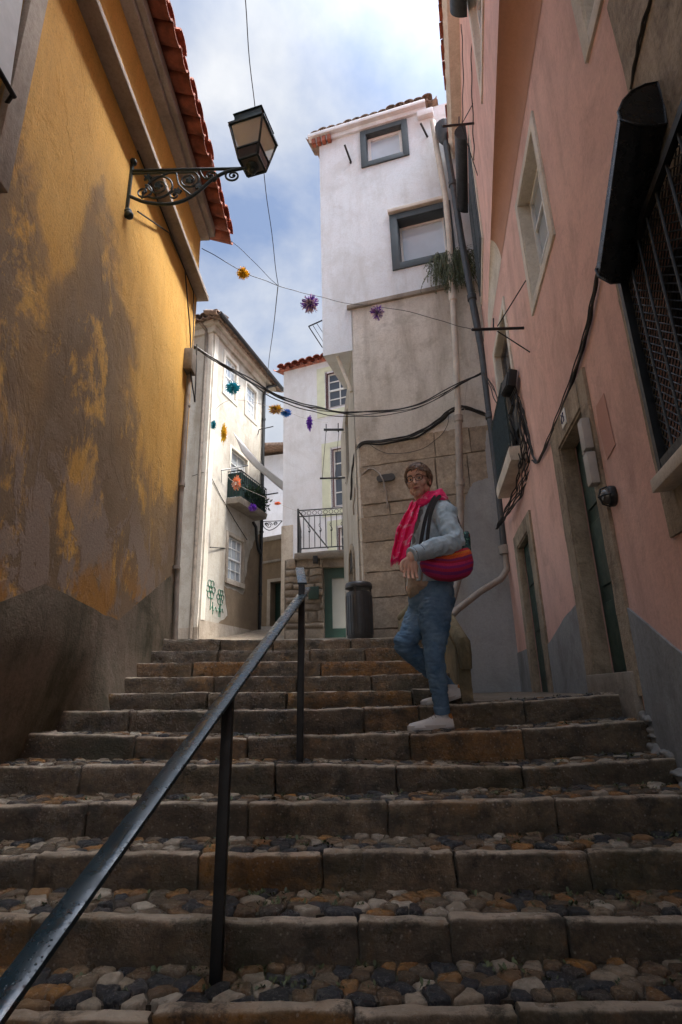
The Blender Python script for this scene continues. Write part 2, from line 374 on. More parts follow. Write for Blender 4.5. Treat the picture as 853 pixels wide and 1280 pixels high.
# ------------------------------------------------------------------ world, sun
SUN_EL, SUN_AZ = rad(65), rad(101)      # azimuth clockwise from +Y
w = bpy.data.worlds.new('World'); SC.world = w; w.use_nodes = True; nt = w.node_tree
bg = nt.nodes['Background']; sky = nt.nodes.new('ShaderNodeTexSky'); sky.sky_type = 'NISHITA'; sky.sun_disc = False
sky.sun_elevation = SUN_EL; sky.sun_rotation = SUN_AZ; sky.air_density = 1.0; sky.dust_density = 1.2; sky.ozone_density = 1.5
tc = nt.nodes.new('ShaderNodeTexCoord')
def wn(scale, det, rough, loc, sc=(1,1,1.6)):
    mp = nt.nodes.new('ShaderNodeMapping'); mp.inputs['Location'].default_value = loc; mp.inputs['Scale'].default_value = sc
    nt.links.new(tc.outputs['Generated'], mp.inputs[0])
    t = nt.nodes.new('ShaderNodeTexNoise'); t.inputs['Scale'].default_value = scale; t.inputs['Detail'].default_value = det; t.inputs['Roughness'].default_value = rough; t.inputs['Distortion'].default_value = .25
    nt.links.new(mp.outputs[0], t.inputs['Vector']); return t.outputs['Fac']
def wr(f, stops):
    r = nt.nodes.new('ShaderNodeValToRGB'); e = r.color_ramp.elements
    while len(e) < len(stops): e.new(.5)
    for i, (p, c) in enumerate(stops): e[i].position = p; e[i].color = (*c, 1) if not isinstance(c, (int, float)) else (c,c,c,1)
    nt.links.new(f, r.inputs[0]); return r.outputs[0]
cl = wr(wn(2.6, 7, .55, (.2,.7,.1)), [(.36, .12), (.62, .97)])
shade = wr(wn(3.4, 6, .6, (2.3,.4,.9)), [(.3, (3.0,3.25,3.7)), (.7, (4.5,4.6,4.8))])
mx = nt.nodes.new('ShaderNodeMix'); mx.data_type = 'RGBA'
nt.links.new(cl, mx.inputs[0]); nt.links.new(sky.outputs[0], mx.inputs[6]); nt.links.new(shade, mx.inputs[7])
# thin cloud glows towards the sun (forward scattering)
dp = nt.nodes.new('ShaderNodeVectorMath'); dp.operation = 'DOT_PRODUCT'; nt.links.new(tc.outputs['Generated'], dp.inputs[0])
dp.inputs[1].default_value = (math.sin(SUN_AZ)*math.cos(SUN_EL), math.cos(SUN_AZ)*math.cos(SUN_EL), math.sin(SUN_EL))
def wm(op, a, b):
    m = nt.nodes.new('ShaderNodeMath'); m.operation = op
    for i, v in enumerate((a, b)):
        if isinstance(v, bpy.types.NodeSocket): nt.links.new(v, m.inputs[i])
        else: m.inputs[i].default_value = v
    return m.outputs[0]
gl = wm('ADD', 1.0, wm('MULTIPLY', wm('POWER', wm('MAXIMUM', dp.outputs['Value'], 0.0), 14.0), 34.0))
tint = nt.nodes.new('ShaderNodeCombineXYZ')
for i_, k_ in enumerate((1.02, 1.0, .94)): nt.links.new(wm('ADD', 1.0, wm('MULTIPLY', wm('SUBTRACT', gl, 1.0), k_)), tint.inputs[i_])
sc_ = nt.nodes.new('ShaderNodeVectorMath'); sc_.operation = 'MULTIPLY'; nt.links.new(mx.outputs[2], sc_.inputs[0]); nt.links.new(tint.outputs[0], sc_.inputs[1])
nt.links.new(sc_.outputs[0], bg.inputs[0]); bg.inputs[1].default_value = .10
sd = bpy.data.lights.new('sun', 'SUN'); sd.energy = 2.6; sd.angle = rad(4); sd.color = (1, .94, .84)
so = bpy.data.objects.new('sun', sd); COL.objects.link(so)
dirv = Vector((math.sin(SUN_AZ)*math.cos(SUN_EL), math.cos(SUN_AZ)*math.cos(SUN_EL), math.sin(SUN_EL)))
so.rotation_euler = dirv.to_track_quat('Z', 'Y').to_euler()
vs = SC.view_settings; vs.view_transform = 'Standard'; vs.look = 'None'; vs.gamma = 1; vs.exposure = 1.0; vs.use_curve_mapping = False
#SECTION2
# ------------------------------------------------------------------ frames of the place
PK = Fr((1.1225, 0), (.15, 1), (-1, 0))
PU = Fr((.67, 0), (.22, 1), (-1, 0))
YL = Fr((-1.61, 0), (.015, 1), (1, 0))
TW = Fr((0, 8.058), (1, -.288), (0, -1))
TS = Fr((.25+.063*7.986, 0), (-.063, 1), (-1, 0))
AR = Fr((-7.112, 0), (.31, 1), (1, 0))
AL = Fr((0, 12.5-.31*3.237), (1, -.31), (0, -1))
BF = Fr((0, 12.8), (1, -.4), (0, -1))
def lerp(a, b, t): return a+(b-a)*t
def sstep(a, b, x):
    t = max(0, min(1, (x-a)/(b-a))); return t*t*(3-2*t)
def interp(tab, x):
    if x <= tab[0][0]: return tab[0][1]
    for (a, b), (c, d) in zip(tab, tab[1:]):
        if x <= c: return lerp(b, d, (x-a)/(c-a))
    return tab[-1][1]

# ------------------------------------------------------------------ steps
def nD(n): return 3.1-.275*n
NZ = {-6: [(-1.5,.462),(-.2,.430),(.8,.43)], -5: [(-1.48,.345),(-.2,.322),(.8,.32)], -4: [(-1.47,.243),(-.18,.222),(.8,.21)],
      -3: [(-1.45,.132),(-.17,.107),(.8,.105)], -2: [(-1.43,.028),(-.16,.008),(.8,0)],
      -1: [(-1.8,-.068),(-.15,-.097),(.77,-.085),(1.6,-.045)], 0: [(-1.8,-.165),(-.14,-.228),(.92,-.205),(1.55,-.178)],
      1: [(-1.63,-.29),(-.13,-.328),(.83,-.360),(1.5,-.330)], 2: [(-1.45,-.415),(-.12,-.446),(1.38,-.437)],
      3: [(-1.26,-.54),(-.11,-.558),(1.19,-.575)], 4: [(-1.08,-.645),(-.1,-.668),(1.0,-.695)]}
def nz(n, x):
    if n in NZ: return interp(NZ[n], x)
    return -.78-.11*(n-5)-.01*x
def wallX_y(D, z):   # yellow wall surface
    top = -1.61+.015*D
    far = -1.425-.055*max(0, D-3.65); near = -1.74
    base = lerp(near, far, sstep(3.42, 3.66, D))
    return lerp(base, top, sstep(-.55, .40, z))
steps = thing('steps', None, None, (0, 3, -.3), kind='structure')
def xr_of(n): return .80 if n <= -2 else 1.1225+.15*nD(n)+.02
def xl_of(n): return -1.56 if n <= -2 else -1.9
def brk(n, x):   # slight waviness of the nosing line
    return .018*noise.noise(Vector((x*.9, n*3.1, 0)))+.010*math.sin(x*1.3+n)
kerb = MB(); earth = MB(); cob = MB(); seed = 0
joints = {5: [-1.9,-1.2,-.52,.0,.42,.95,1.5], 4: [-1.9,-1.0,-.42,.02,.30,.66,1.5], 3: [-1.9,-1.15,-.55,-.1,.38,.86,1.5], 2: [-1.95,-1.1,-.42,.16,.86,1.6],
          1: [-1.95,-1.25,-.34,.23,.82,1.6], 0: [-1.95,-1.1,-.52,.33,.92,1.65], -1: [-1.95,-1.25,-.72,.1,.42,1.03,1.60]}
for n in range(-6, 13):
    D = nD(n); xl, xr = xl_of(n), xr_of(n)
    js = joints.get(n)
    if js is None:
        js = [xl]; 
        while js[-1] < xr-.35: js.append(js[-1]+random.uniform(.38, .8))
        js[-1] = xr
    js = [max(xl, min(xr, j)) for j in js]
    depth = .055 if n >= -1 else .285
    for a, b in zip(js, js[1:]):
        if b-a < .05: continue
        seed += 1; g = .002
        dz = random.uniform(-.006, .006); dy = random.uniform(-.009, .009)
        def P8(x, y, z): return Vector((x, y, z))
        ya, yb = D+.018+brk(n, a)+dy, D+.018+brk(n, b)+dy
        hgt = .16
        p8 = [P8(a+g, ya, nz(n,a)-hgt), P8(b-g, yb, nz(n,b)-hgt), P8(b-g, yb+depth, nz(n,b)-hgt), P8(a+g, ya+depth, nz(n,a)-hgt),
              P8(a+g, ya+.006, nz(n,a)+dz), P8(b-g, yb+.006, nz(n,b)+dz), P8(b-g, yb+depth, nz(n,b)+dz), P8(a+g, ya+depth, nz(n,a)+dz)]
        L = b-a
        sub_block(kerb, p8, max(8, int(L/.016)), 6, 9, .0065, 9, seed, .006)
    # earth bed under the tread
    nx = 14
    for i in range(nx):
        x0 = lerp(xl, xr, i/nx); x1 = lerp(xl, xr, (i+1)/nx)
        y0, y1 = D+.10, nD(n-1)+.08
        e = [Vector((x0,y0,nz(n,x0)-.3)), Vector((x1,y0,nz(n,x1)-.3)), Vector((x1,y1,nz(n,x1)-.3)), Vector((x0,y1,nz(n,x0)-.3)),
             Vector((x0,y0,nz(n,x0)-.013)), Vector((x1,y0,nz(n,x1)-.013)), Vector((x1,y1,nz(n,x1)-.013)), Vector((x0,y1,nz(n,x0)-.013))]
        earth.hexa(e)
    # cobbles
    if n >= -1:
        y0, y1 = D+depth+.022, nD(n-1)+.03
        if n == -1: y1 += .0
        rows = 4; ax, ay = .072, (y1-y0)/rows
        cols = int((xr-xl)/ax)+2
        sites = {}
        for i in range(-1, cols+1):
            for j in range(-1, rows+1):
                sites[(i,j)] = Vector((xl+(i+.5+(.5 if j%2 else 0)+random.uniform(-.45,.45))*ax, y0+(j+.5+random.uniform(-.40,.40))*ay))
        for (i, j), s0 in sites.items():
            if j < 0 or j >= rows or s0.x < xl or s0.x > xr: continue
            poly = [Vector((s0.x-.11, y0-.002)), Vector((s0.x+.11, y0-.002)), Vector((s0.x+.11, y1+.01)), Vector((s0.x-.11, y1+.01))]
            for di in (-2,-1,0,1,2):
                for dj in (-2,-1,0,1,2):
                    if (di, dj) == (0,0) or (i+di, j+dj) not in sites: continue
                    t = sites[(i+di, j+dj)]; m = (s0+t)/2; nn = (t-s0); out = []
                    for k in range(len(poly)):
                        a, b = poly[k], poly[(k+1)%len(poly)]
                        da, db = (a-m).dot(nn), (b-m).dot(nn)
                        if da <= 0: out.append(a)
                        if (da < 0) != (db < 0) and abs(da-db) > 1e-12: out.append(a.lerp(b, da/(da-db)))
                    poly = out
                    if len(poly) < 3: break
                if len(poly) < 3: break
            if len(poly) < 3: continue
            # resample the outline
            ring = []
            for k in range(len(poly)):
                a, b = poly[k], poly[(k+1)%len(poly)]
                m_ = max(1, int((b-a).length/.022))
                ring += [a.lerp(b, q/m_) for q in range(m_)]
            cx = sum((p.x for p in ring))/len(ring); cy = sum((p.y for p in ring))/len(ring); cc = Vector((cx, cy))
            hh = random.uniform(-.003, .007); tx, ty = random.uniform(-.07,.07), random.uniform(-.07,.07)
            o = len(cob.v); R = len(ring)
            for (k_, h_) in ((.90, -.03), (.905, -.003), (.84, .004), (.62, .0075)):
                for p in ring:
                    q = cc.lerp(p, k_)
                    # round the corners
                    r = (q-cc).length; q = cc+(q-cc)*(1-.10*max(0, r/.06-.7)+.05*noise.noise(Vector((q.x*50, q.y*50, 5))))
                    zz = nz(n, q.x)-.008+hh+h_+(q.x-cx)*tx+(q.y-cy)*ty+.0055*noise.noise(Vector((q.x*34, q.y*40, n)))
                    cob.v.append(Vector((q.x, q.y, zz)))
            cob.v.append(Vector((cx, cy, nz(n, cx)-.008+hh+.0085)))
            for L_ in range(3):
                for k in range(R):
                    k2 = (k+1)%R; cob.f.append((o+L_*R+k, o+L_*R+k2, o+(L_+1)*R+k2, o+(L_+1)*R+k))
            for k in range(R): cob.f.append((o+3*R+k, o+3*R+(k+1)%R, o+4*R))
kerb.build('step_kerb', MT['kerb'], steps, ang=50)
earth.build('step_bed', MT['earth'], steps, smooth=False)
cob.build('cobbles', MT['cobble'], steps, ang=60)
# moss and weeds in the joints
wd = MB()
for k in range(420):
    n = random.choice([-1,0,1,2,2,3,3,4,4,4,5,5])
    x = random.choice([random.uniform(-1.6,1.5), random.gauss(.75,.2), random.gauss(1.3,.15), random.gauss(-.3,.3)]); y = nD(n)+random.choice([.155, random.uniform(.15,.27), .268])
    z = nz(n, x)-.004
    for q in range(5):
        a = random.uniform(0, 6.28); l = random.uniform(.006,.017); p = Vector((x+random.gauss(0,.01), y+random.gauss(0,.006), z))
        d = Vector((math.cos(a), math.sin(a), random.uniform(.5,1.3)))*l; s = Vector((-math.sin(a), math.cos(a), 0))*l*.35
        wd.add([p-s*.3, p+s*.3, p+d*.6+s, p+d, p+d*.6-s], [(0,1,2,3,4)])
tag(wd.build('weeds', MT['plant'], None, smooth=False, recalc=False), 'tiny green weeds and moss in the cobble joints', 'weeds', kind='stuff')

# upper alley, side landing, lower street and the ground out to the horizon
M_alley = stone_mat('alley_paving', [(0,(.22,.17,.12)), (1,(.28,.22,.16))], .6, .8, False, .3)
al = MB()
rows = [(4.93,.425),(8,.715),(11,1.0),(12.5,1.15),(14,1.42),(16,1.80),(19,2.2),(26,3.2),(40,4.5)]
for (d0, z0), (d1, z1) in zip(rows, rows[1:]):
    for i in range(10):
        x0 = -6+i*1.2; x1 = x0+1.2
        if d0 < 8 and x0 > .6: continue
        if d0 < 8: x1 = min(x1, .8)
        al.add([(x0,d0,z0),(x1,d0,z0),(x1,d1,z1),(x0,d1,z1)], [(0,1,2,3)])
tag(al.build('alley', M_alley), kind='structure')
g = MB(); g.add([(-900,-900,-1.72),(900,-900,-1.72),(900,900,-1.72),(-900,900,-1.72)], [(0,1,2,3)])
tag(g.build('ground', M_alley), kind='structure')
ls = MB(); ls.hexa([(-2.2,-9,-1.70),(1.6,-9,-1.70),(1.6,-.1,-1.70),(-2.2,-.1,-1.70),(-2.2,-9,-1.60),(1.6,-9,-1.60),(1.6,-.1,-1.60),(-2.2,-.1,-1.60)])
tag(ls.build('lower_street', M_alley, smooth=False), kind='structure')
ld = MB(); ld.hexa([(.74,3.5,-.4),(1.75,3.5,-.4),(2.3,8,-.4),(.74,8,-.4),(.74,3.5,-.075),(1.75,3.5,-.055),(2.3,8,-.05),(.74,8,-.05)])
tag(ld.build('side_landing', M_alley, smooth=False), kind='structure')

# ------------------------------------------------------------------ parapet beside the steps
pp = thing('parapet', 'worn sloping stone parapet behind the woman, mossy side and rounded coping', 'parapet', (.79, 3.65, -.05))
mb = MB()
prof = [(3.62,.16),(3.67,.25),(4.25,.54),(5.2,.80),(7.4,.86)]
for (a, za), (b, zb) in zip(prof, prof[1:]):
    sub_block(mb, [Vector((.71,a,-.1)),Vector((.79,a,-.1)),Vector((.79,b,-.1)),Vector((.71,b,-.1)),Vector((.71,a,za)),Vector((.79,a,za)),Vector((.79,b,zb)),Vector((.71,b,zb))], 3, max(3,int((b-a)/.12)), 6, .006, 5, a, .004)
M_par = plaster('mossy_render', (.30,.25,.16), (.20,.17,.09), (.05,.045,.03), .6, .8, .85, .9, scale=2)
mb.build('wall', M_par, pp, ang=50)
mb = MB()
cop = [(3.60,.26),(3.95,.44),(4.3,.60),(5.2,.86),(7.4,.92)]
mb.tube([Vector((.752, d, z)) for d, z in [(3.60,.12),(3.585,.2),(3.61,.275)]+[(q, interp(cop, q)) for q in [3.75,3.9,4.05,4.2,4.4,4.8,5.2,6.2,7.4]]], [.040,.044,.047]+[.046]*9, 10)
displace(mb, 0, .008, 6, 3)
mb.build('coping', M_par, pp)

# ------------------------------------------------------------------ windows
def window(parent, fr, s0, s1, z0, z1, deep, glass, fm, cols=2, rows=3, fw=.045, mw=.022, surround=None, sill=None, split=None, label=None, th=.04):
    mb = MB(); i = -deep
    ds = fr.st.length; f_ = fw/ds; m_ = mw/ds
    fr.bx(mb, s0, s0+f_, z0, z1, i, i+th); fr.bx(mb, s1-f_, s1, z0, z1, i, i+th)
    fr.bx(mb, s0+f_, s1-f_, z0, z0+fw, i, i+th); fr.bx(mb, s0+f_, s1-f_, z1-fw, z1, i, i+th)
    for k in range(1, cols):
        s = lerp(s0, s1, k/cols); fr.bx(mb, s-m_/2, s+m_/2, z0+fw, z1-fw, i+.004, i+th-.006)
    for k in range(1, rows):
        z = lerp(z0, z1, k/rows); t = mw*(1.8 if split == k else 1)
        fr.bx(mb, s0+f_, s1-f_, z-t/2, z+t/2, i+.007, i+th-.003+(.008 if split == k else 0))
    w_ = mb.build('window', fm, parent, smooth=False)
    if label: w_['label'] = label
    g = MB(); fr.bx(g, s0+.01, s1-.01, z0+.01, z1-.01, i-.02, i+.012); g.build('pane', glass, w_, smooth=False)
    if surround:
        q = MB(); a = .010/ds; e_ = i+th
        fr.bx(q, s0, s0+a, z0, z1, e_, .004); fr.bx(q, s1-a, s1, z0, z1, e_, .004); fr.bx(q, s0+a, s1-a, z0, z0+.01, e_, .004); fr.bx(q, s0+a, s1-a, z1-.01, z1, e_, .004)
        q.build('reveal', surround[1], w_, smooth=False)
        sw, sm, so_ = surround; q = MB(); a = sw/ds
        fr.bx(q, s0-a, s0, z0-sw, z1+sw, -.02, so_, .004); fr.bx(q, s1, s1+a, z0-sw, z1+sw, -.02, so_, .004)
        fr.bx(q, s0, s1, z1, z1+sw, -.02, so_-.002, .004); fr.bx(q, s0, s1, z0-sw, z0, -.02, so_-.002, .004)
        q.build('surround', sm, w_)
    if sill:
        sm, so_, sh = sill; q = MB(); fr.bx(q, s0-.08, s1+.08, z0-sh, z0+.01, -deep+.03, so_, .008); q.build('sill', sm, w_)
    return w_
def barrel_tiles(mb, a, b, out, n, L, r, drop=.25, lift=.0, seed=0):
    """canal tiles at an eave from a to b; out = horizontal outward unit vector; L tile length inwards"""
    a = Vector(a); b = Vector(b); d = (b-a); w_ = d.length/n; d.normalize(); rnd = random.Random(seed)
    for k in range(2*n+1):
        up = (k % 2 == 1); c = a+d*(w_*k/2)
        jl = rnd.uniform(-.02, .02); rr = r*(1 if up else .95)
        p0 = c+out*jl+Vector((0,0,(.045 if up else 0))); p1 = c-out*L+Vector((0,0,L*drop+(.045 if up else 0)))
        segs = 7; o = len(mb.v)
        for (p, sc) in ((p0, 1.0), (p1, .9)):
            for th in (0, 1):
                for s in range(segs+1):
                    ang = math.pi*s/segs; R = (rr-.014*th)*sc
                    v = d*math.cos(ang)*R+Vector((0,0,1))*math.sin(ang)*R*(1 if up else -1)*.8
                    mb.v.append(p+v)
        q = segs+1
        for s in range(segs):
            mb.f.append((o+s, o+s+1, o+2*q+s+1, o+2*q+s)); mb.f.append((o+q+s, o+q+s+1, o+3*q+s+1, o+3*q+s))
            mb.f.append((o+s, o+s+1, o+q+s+1, o+q+s))
        mb.f.append((o, o+q, o+3*q, o+2*q)); mb.f.append((o+segs, o+q+segs, o+3*q+segs, o+2*q+segs))

# ------------------------------------------------------------------ yellow house
yh = thing('yellow_house', 'ochre yellow house with damp grey stains and red roof edge left of the steps', 'house', (-1.6, 3.6, 0))
mb = MB()
Ds = sorted(set([round(-2+.08*i, 3) for i in range(89)] + [.9, 1.92, 5.1])); Ds = [d for d in Ds if d <= 5.1]
Zs = sorted(set([round(-1.7+.1*i, 3) for i in range(69)] + [2.45, 3.75])); Zs = [z for z in Zs if z <= 5.1]
hole = (.9, 1.92, 2.45, 3.75)
for i in range(len(Ds)-1):
    for j in range(len(Zs)-1):
        dm, zm = (Ds[i]+Ds[i+1])/2, (Zs[j]+Zs[j+1])/2
        if hole[0] < dm < hole[1] and hole[2] < zm < hole[3]: continue
        q = [(Ds[i],Zs[j]),(Ds[i+1],Zs[j]),(Ds[i+1],Zs[j+1]),(Ds[i],Zs[j+1])]
        mb.add([Vector((wallX_y(d, z)+.006*noise.noise(Vector((d*.8, z*.8, 3))), d, z)) for d, z in q], [(0,1,2,3)])
for k in range(4):
    q = [(hole[0],hole[2]),(hole[1],hole[2]),(hole[1],hole[3]),(hole[0],hole[3])]; a, b_ = q[k], q[(k+1)%4]
    mb.add([YL.p(*a,0), YL.p(*b_,0), YL.p(*b_,-.25), YL.p(*a,-.25)], [(0,1,2,3)])
# return face at the far corner, back and top
zz = [z for z in Zs]
for j in range(len(zz)-1):
    mb.add([(wallX_y(5.1,zz[j]),5.1,zz[j]),(-6,5.1,zz[j]),(-6,5.1,zz[j+1]),(wallX_y(5.1,zz[j+1]),5.1,zz[j+1])], [(0,1,2,3)])
mb.add([(-1.64,-2,-1.7),(-6,-2,-1.7),(-6,-2,5.1),(-1.64,-2,5.1)], [(0,1,2,3)])
mb.add([(-6,-2,-1.7),(-6,5.1,-1.7),(-6,5.1,5.1),(-6,-2,5.1)], [(0,1,2,3)])
import collections
def weld(mb, eps=4):
    d = {}; nv = []; mp = []
    for v in mb.v:
        k = (round(v.x,eps), round(v.y,eps), round(v.z,eps))
        if k not in d: d[k] = len(nv); nv.append(v)
        mp.append(d[k])
    mb.v = nv; mb.f = [tuple(mp[i] for i in f) for f in mb.f]; mb.f = [f for f in mb.f if len(set(f)) > 2]
weld(mb); mb.build('wall', MT['yellow'], yh, ang=50)
mb = MB()
pz = [(-2,-1.2),(2.3,.36),(2.53,.43),(2.86,.575),(3.82,.50),(5.04,1.12),(5.1,1.15)]
DD = sorted(set([round(-2+.05*i,3) for i in range(143)]+[2.86,3.82,5.1])); DD = [d for d in DD if d <= 5.1]
for i in range(len(DD)-1):
    K = 26
    for j in range(K):
        def q(d, t):
            z = lerp(-1.7, interp(pz, d)+.012*noise.noise(Vector((d*6,1,1))), t)
            return Vector((wallX_y(d, z)+.012+.010*noise.noise(Vector((d*2.2, z*2.2, 1)))+.004*noise.noise(Vector((d*9, z*9, 1))), d, z))
        mb.add([q(DD[i],j/K), q(DD[i+1],j/K), q(DD[i+1],(j+1)/K), q(DD[i],(j+1)/K)], [(0,1,2,3)])
    t0, t1 = interp(pz, DD[i]), interp(pz, DD[i+1])
for j in range(20):
    z0, z1 = lerp(-1.7,1.15,j/20), lerp(-1.7,1.15,(j+1)/20)
    mb.add([(wallX_y(5.1,z0)+.014,5.108,z0),(-6,5.108,z0),(-6,5.108,z1),(wallX_y(5.1,z1)+.014,5.108,z1)], [(0,1,2,3)])
weld(mb); mb.build('plinth', MT['yplinth'], yh, ang=50)
mb = MB(); YL.bx(mb, -2, 5.14, 4.165, 4.225, -.02, .125, .008); YL.bx(mb, -2, 5.12, 4.228, 4.27, -.02, .05, .01); mb.build('band', MT['ytrim'], yh)
mb = MB(); YL.bx(mb, -2, 5.13, 5.0, 5.06, -.02, .10, .01); YL.bx(mb, -2, 5.15, 5.063, 5.20, -.02, .155, .02); mb.build('cornice', MT['ytrim'], yh)
mb = MB(); mb.add([(-1.45,-2,5.2),(-1.45,5.2,5.2),(-3.9,5.2,6.1),(-3.9,-2,6.1)], [(0,1,2,3)]); mb.add([(-3.9,-2,6.1),(-3.9,5.2,6.1),(-6.2,5.2,5.2),(-6.2,-2,5.2)], [(0,1,2,3)])
mb.add([(-1.5,5.1,5.1),(-6,5.1,5.1),(-3.9,5.1,6.05)], [(0,1,2)])
barrel_tiles(mb, (-1.30,0,5.235), (-1.225,5.32,5.235), Vector((1,0,0)), 27, .45, .105, .3, seed=2)
yr = mb.build('roof', MT['tile'], yh)
# upper left window: stone surround, blind and iron bar
ww = window(yh, YL, .92, 1.90, 2.47, 3.73, .16, MT['dark'], MT['oldwood'], 2, 2, surround=None)
mb = MB(); YL.bx(mb, .75, .90, 2.3, 3.95, -.03, .03, .01); YL.bx(mb, 1.92, 2.04, 2.3, 3.95, -.03, .035, .01); YL.bx(mb, .90, 1.92, 2.3, 2.45, -.03, .05, .01); YL.bx(mb, .90, 1.92, 3.75, 3.95, -.03, .03, .01)
mb.build('surround', MT['oldstone'] if 'oldstone' in MT else MT['stonetrim'], ww)
mb = MB(); mb.hexa([YL.p(1.0,2.75,.06),YL.p(1.86,2.75,.06),YL.p(1.86,2.75,.075),YL.p(1.0,2.75,.075),YL.p(1.0,3.7,.01),YL.p(1.86,3.7,.01),YL.p(1.86,3.7,.025),YL.p(1.0,3.7,.025)])
mb.build('blind', MT['plasticgrey'], ww, smooth=False)
mb = MB(); mb.tube([YL.p(1.0,2.74,.075), YL.p(1.9,2.74,.075)], .012, 8); mb.tube([YL.p(1.89,2.74,.07), YL.p(1.95,2.74,-.01)], .01, 8); mb.build('blind_rod', MT['blackmetal'], ww)
# conduit and cable box on the far corner
mb = MB(); mb.tube([YL.p(4.93,3.10,.03), YL.p(4.93,2.5,.025), YL.p(4.95,1.7,.025), YL.p(4.97,1.05,.03), YL.p(4.97,.55,.05), YL.p(4.97,.3,.06)], .022, 10)
for z in (2.75, 1.9, 1.1): mb.tube([YL.p(4.94,z,.028), YL.p(4.94,z+.03,.028)], .032, 10)
mb.build('conduit', MT['pipegrey'], yh)
mb = MB(); YL.bx(mb, 4.80, 4.95, 3.10, 3.34, .0, .09, .012); mb.build('cable_box', MT['oldwood'], yh)
mb = MB()
mb.tube([YL.p(4.86,3.12,.06), YL.p(4.9,2.95,.08), YL.p(5.04,2.86,.07), YL.p(5.06,3.1,.06), YL.p(5.08,3.57,.04)], .008, 6)
mb.tube([YL.p(4.88,3.32,.05), YL.p(4.85,3.6,.03), YL.p(4.6,4.12,.02), YL.p(4.1,4.10,.02), YL.p(3.4,3.62,.03)], .007, 6)
mb.tube([YL.p(4.92,3.32,.05), YL.p(4.97,3.7,.03), YL.p(4.9,4.1,.025), YL.p(4.2,4.13,.02), YL.p(3.3,4.13,.02)], .006, 6)
mb.build('wall_cable', MT['cable'], yh)
# ------------------------------------------------------------------ pink house
ph = thing('pink_house', 'salmon pink house with grey plinth, two doors and overhanging upper storey on the right', 'house', (1.7, 4, 0))
doorB = (3.28, 3.95, -.06, 1.75, .15); doorS = (5.62, 6.36, -.06, 1.56, .10)
win1 = (3.30, 4.05, 3.20, 4.25, .16); win2 = (5.32, 6.30, 2.42, 4.12, .14); winU = (1.30, 2.10, 3.42, 4.45, .14)
grille = (1.05, 2.27, .86, 1.90, .20)
mb = MB(); PK.wall(mb, -6, 7.52, -1.75, 4.9, [doorB, doorS, win1, win2, winU, grille])
mb.add([PK.p(7.52,-1.75),PK.p(7.52,-1.75,-4),PK.p(7.52,4.9,-4),PK.p(7.52,4.9)],[(0,1,2,3)]); mb.add([PK.p(-6,-1.75),PK.p(-6,-1.75,-4),PK.p(-6,9,-4),PK.p(-6,9)],[(0,1,2,3)])
mb.build('wall', MT['pink'], ph, smooth=False, recalc=False)
up1 = (5.82, 7.0, 5.62, 7.42, .12); up2 = (3.05, 4.15, 5.95, 7.6, .12); up3 = (6.1,7.0,8.0,8.7,.1)
mb = MB(); PU.wall(mb, -6, 7.3, 4.88, 9.02, [up1, up2])
mb.add([PU.p(7.3,4.88),PU.p(7.3,4.88,-4),PU.p(7.3,9.02,-4),PU.p(7.3,9.02)],[(0,1,2,3)])
mb.add([PU.p(-6,4.88),PK.p(-6,4.88,-.1),PK.p(7.3,4.88,-.1),PU.p(7.3,4.88,0)],[(0,1,2,3)])
mb.build('upper_wall', MT['pink'], ph, smooth=False, recalc=False)
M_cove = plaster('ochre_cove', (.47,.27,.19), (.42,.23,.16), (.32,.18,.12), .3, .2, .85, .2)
mb = MB()
for i in range(24):     # concave moulding under the overhang
    d0, d1 = lerp(-2, 5.1, i/24), lerp(-2, 5.1, (i+1)/24)
    def arc(d, t):
        A = PK.p(d, 4.60, .003); Bq = PU.p(d, 4.878, 0); a = t*math.pi/2
        return Vector((lerp(A.x, Bq.x, 1-math.cos(a)), lerp(A.y, Bq.y, 1-math.cos(a)), lerp(A.z, Bq.z, math.sin(a))))
    for k in range(8): mb.add([arc(d0,k/8),arc(d1,k/8),arc(d1,(k+1)/8),arc(d0,(k+1)/8)],[(0,1,2,3)])
weld(mb); mb.build('cove', M_cove, ph, ang=60)
mb = MB()
for i in range(6):
    d0, d1 = lerp(5.1, 6.5, i/6), lerp(5.1, 6.5, (i+1)/6)
    for k in range(8): mb.add([arc(d0,k/8),arc(d1,k/8),arc(d1,(k+1)/8),arc(d0,(k+1)/8)],[(0,1,2,3)])
weld(mb); mb.build('cove_end', MT['cream'], ph, ang=60)
# painted plinth: zigzag edge, 5 mm proud
mb = MB()
plz = [(-6,-1.7),(-2,-1.7),(2.2,-.06),(2.564,.132),(3.125,.41),(3.13,-.055),(4.15,-.055),(4.155,.58),(4.55,.54),(5.24,.40),(5.40,.38),(5.405,-.07),(6.6,-.07),(6.605,.42),(7.52,.42)]
for (a, za), (b, zb) in zip(plz, plz[1:]):
    if b-a < .02: continue
    for k in range(max(1,int((b-a)/.08))):
        n_ = max(1,int((b-a)/.08)); d0, d1 = lerp(a,b,k/n_), lerp(a,b,(k+1)/n_)
        h0 = lerp(za,zb,k/n_)+.007*noise.noise(Vector((d0*7,2,2))); h1 = lerp(za,zb,(k+1)/n_)+.007*noise.noise(Vector((d1*7,2,2)))
        if max(za,zb) < 0 and a > 3 : continue
        mb.hexa([PK.p(d0,-1.75,0),PK.p(d1,-1.75,0),PK.p(d1,-1.75,.012),PK.p(d0,-1.75,.012),PK.p(d0,h0,0),PK.p(d1,h1,0),PK.p(d1,h1,.012),PK.p(d0,h0,.012)])
weld(mb); mb.build('plinth', MT['gplinth'], ph, smooth=False)
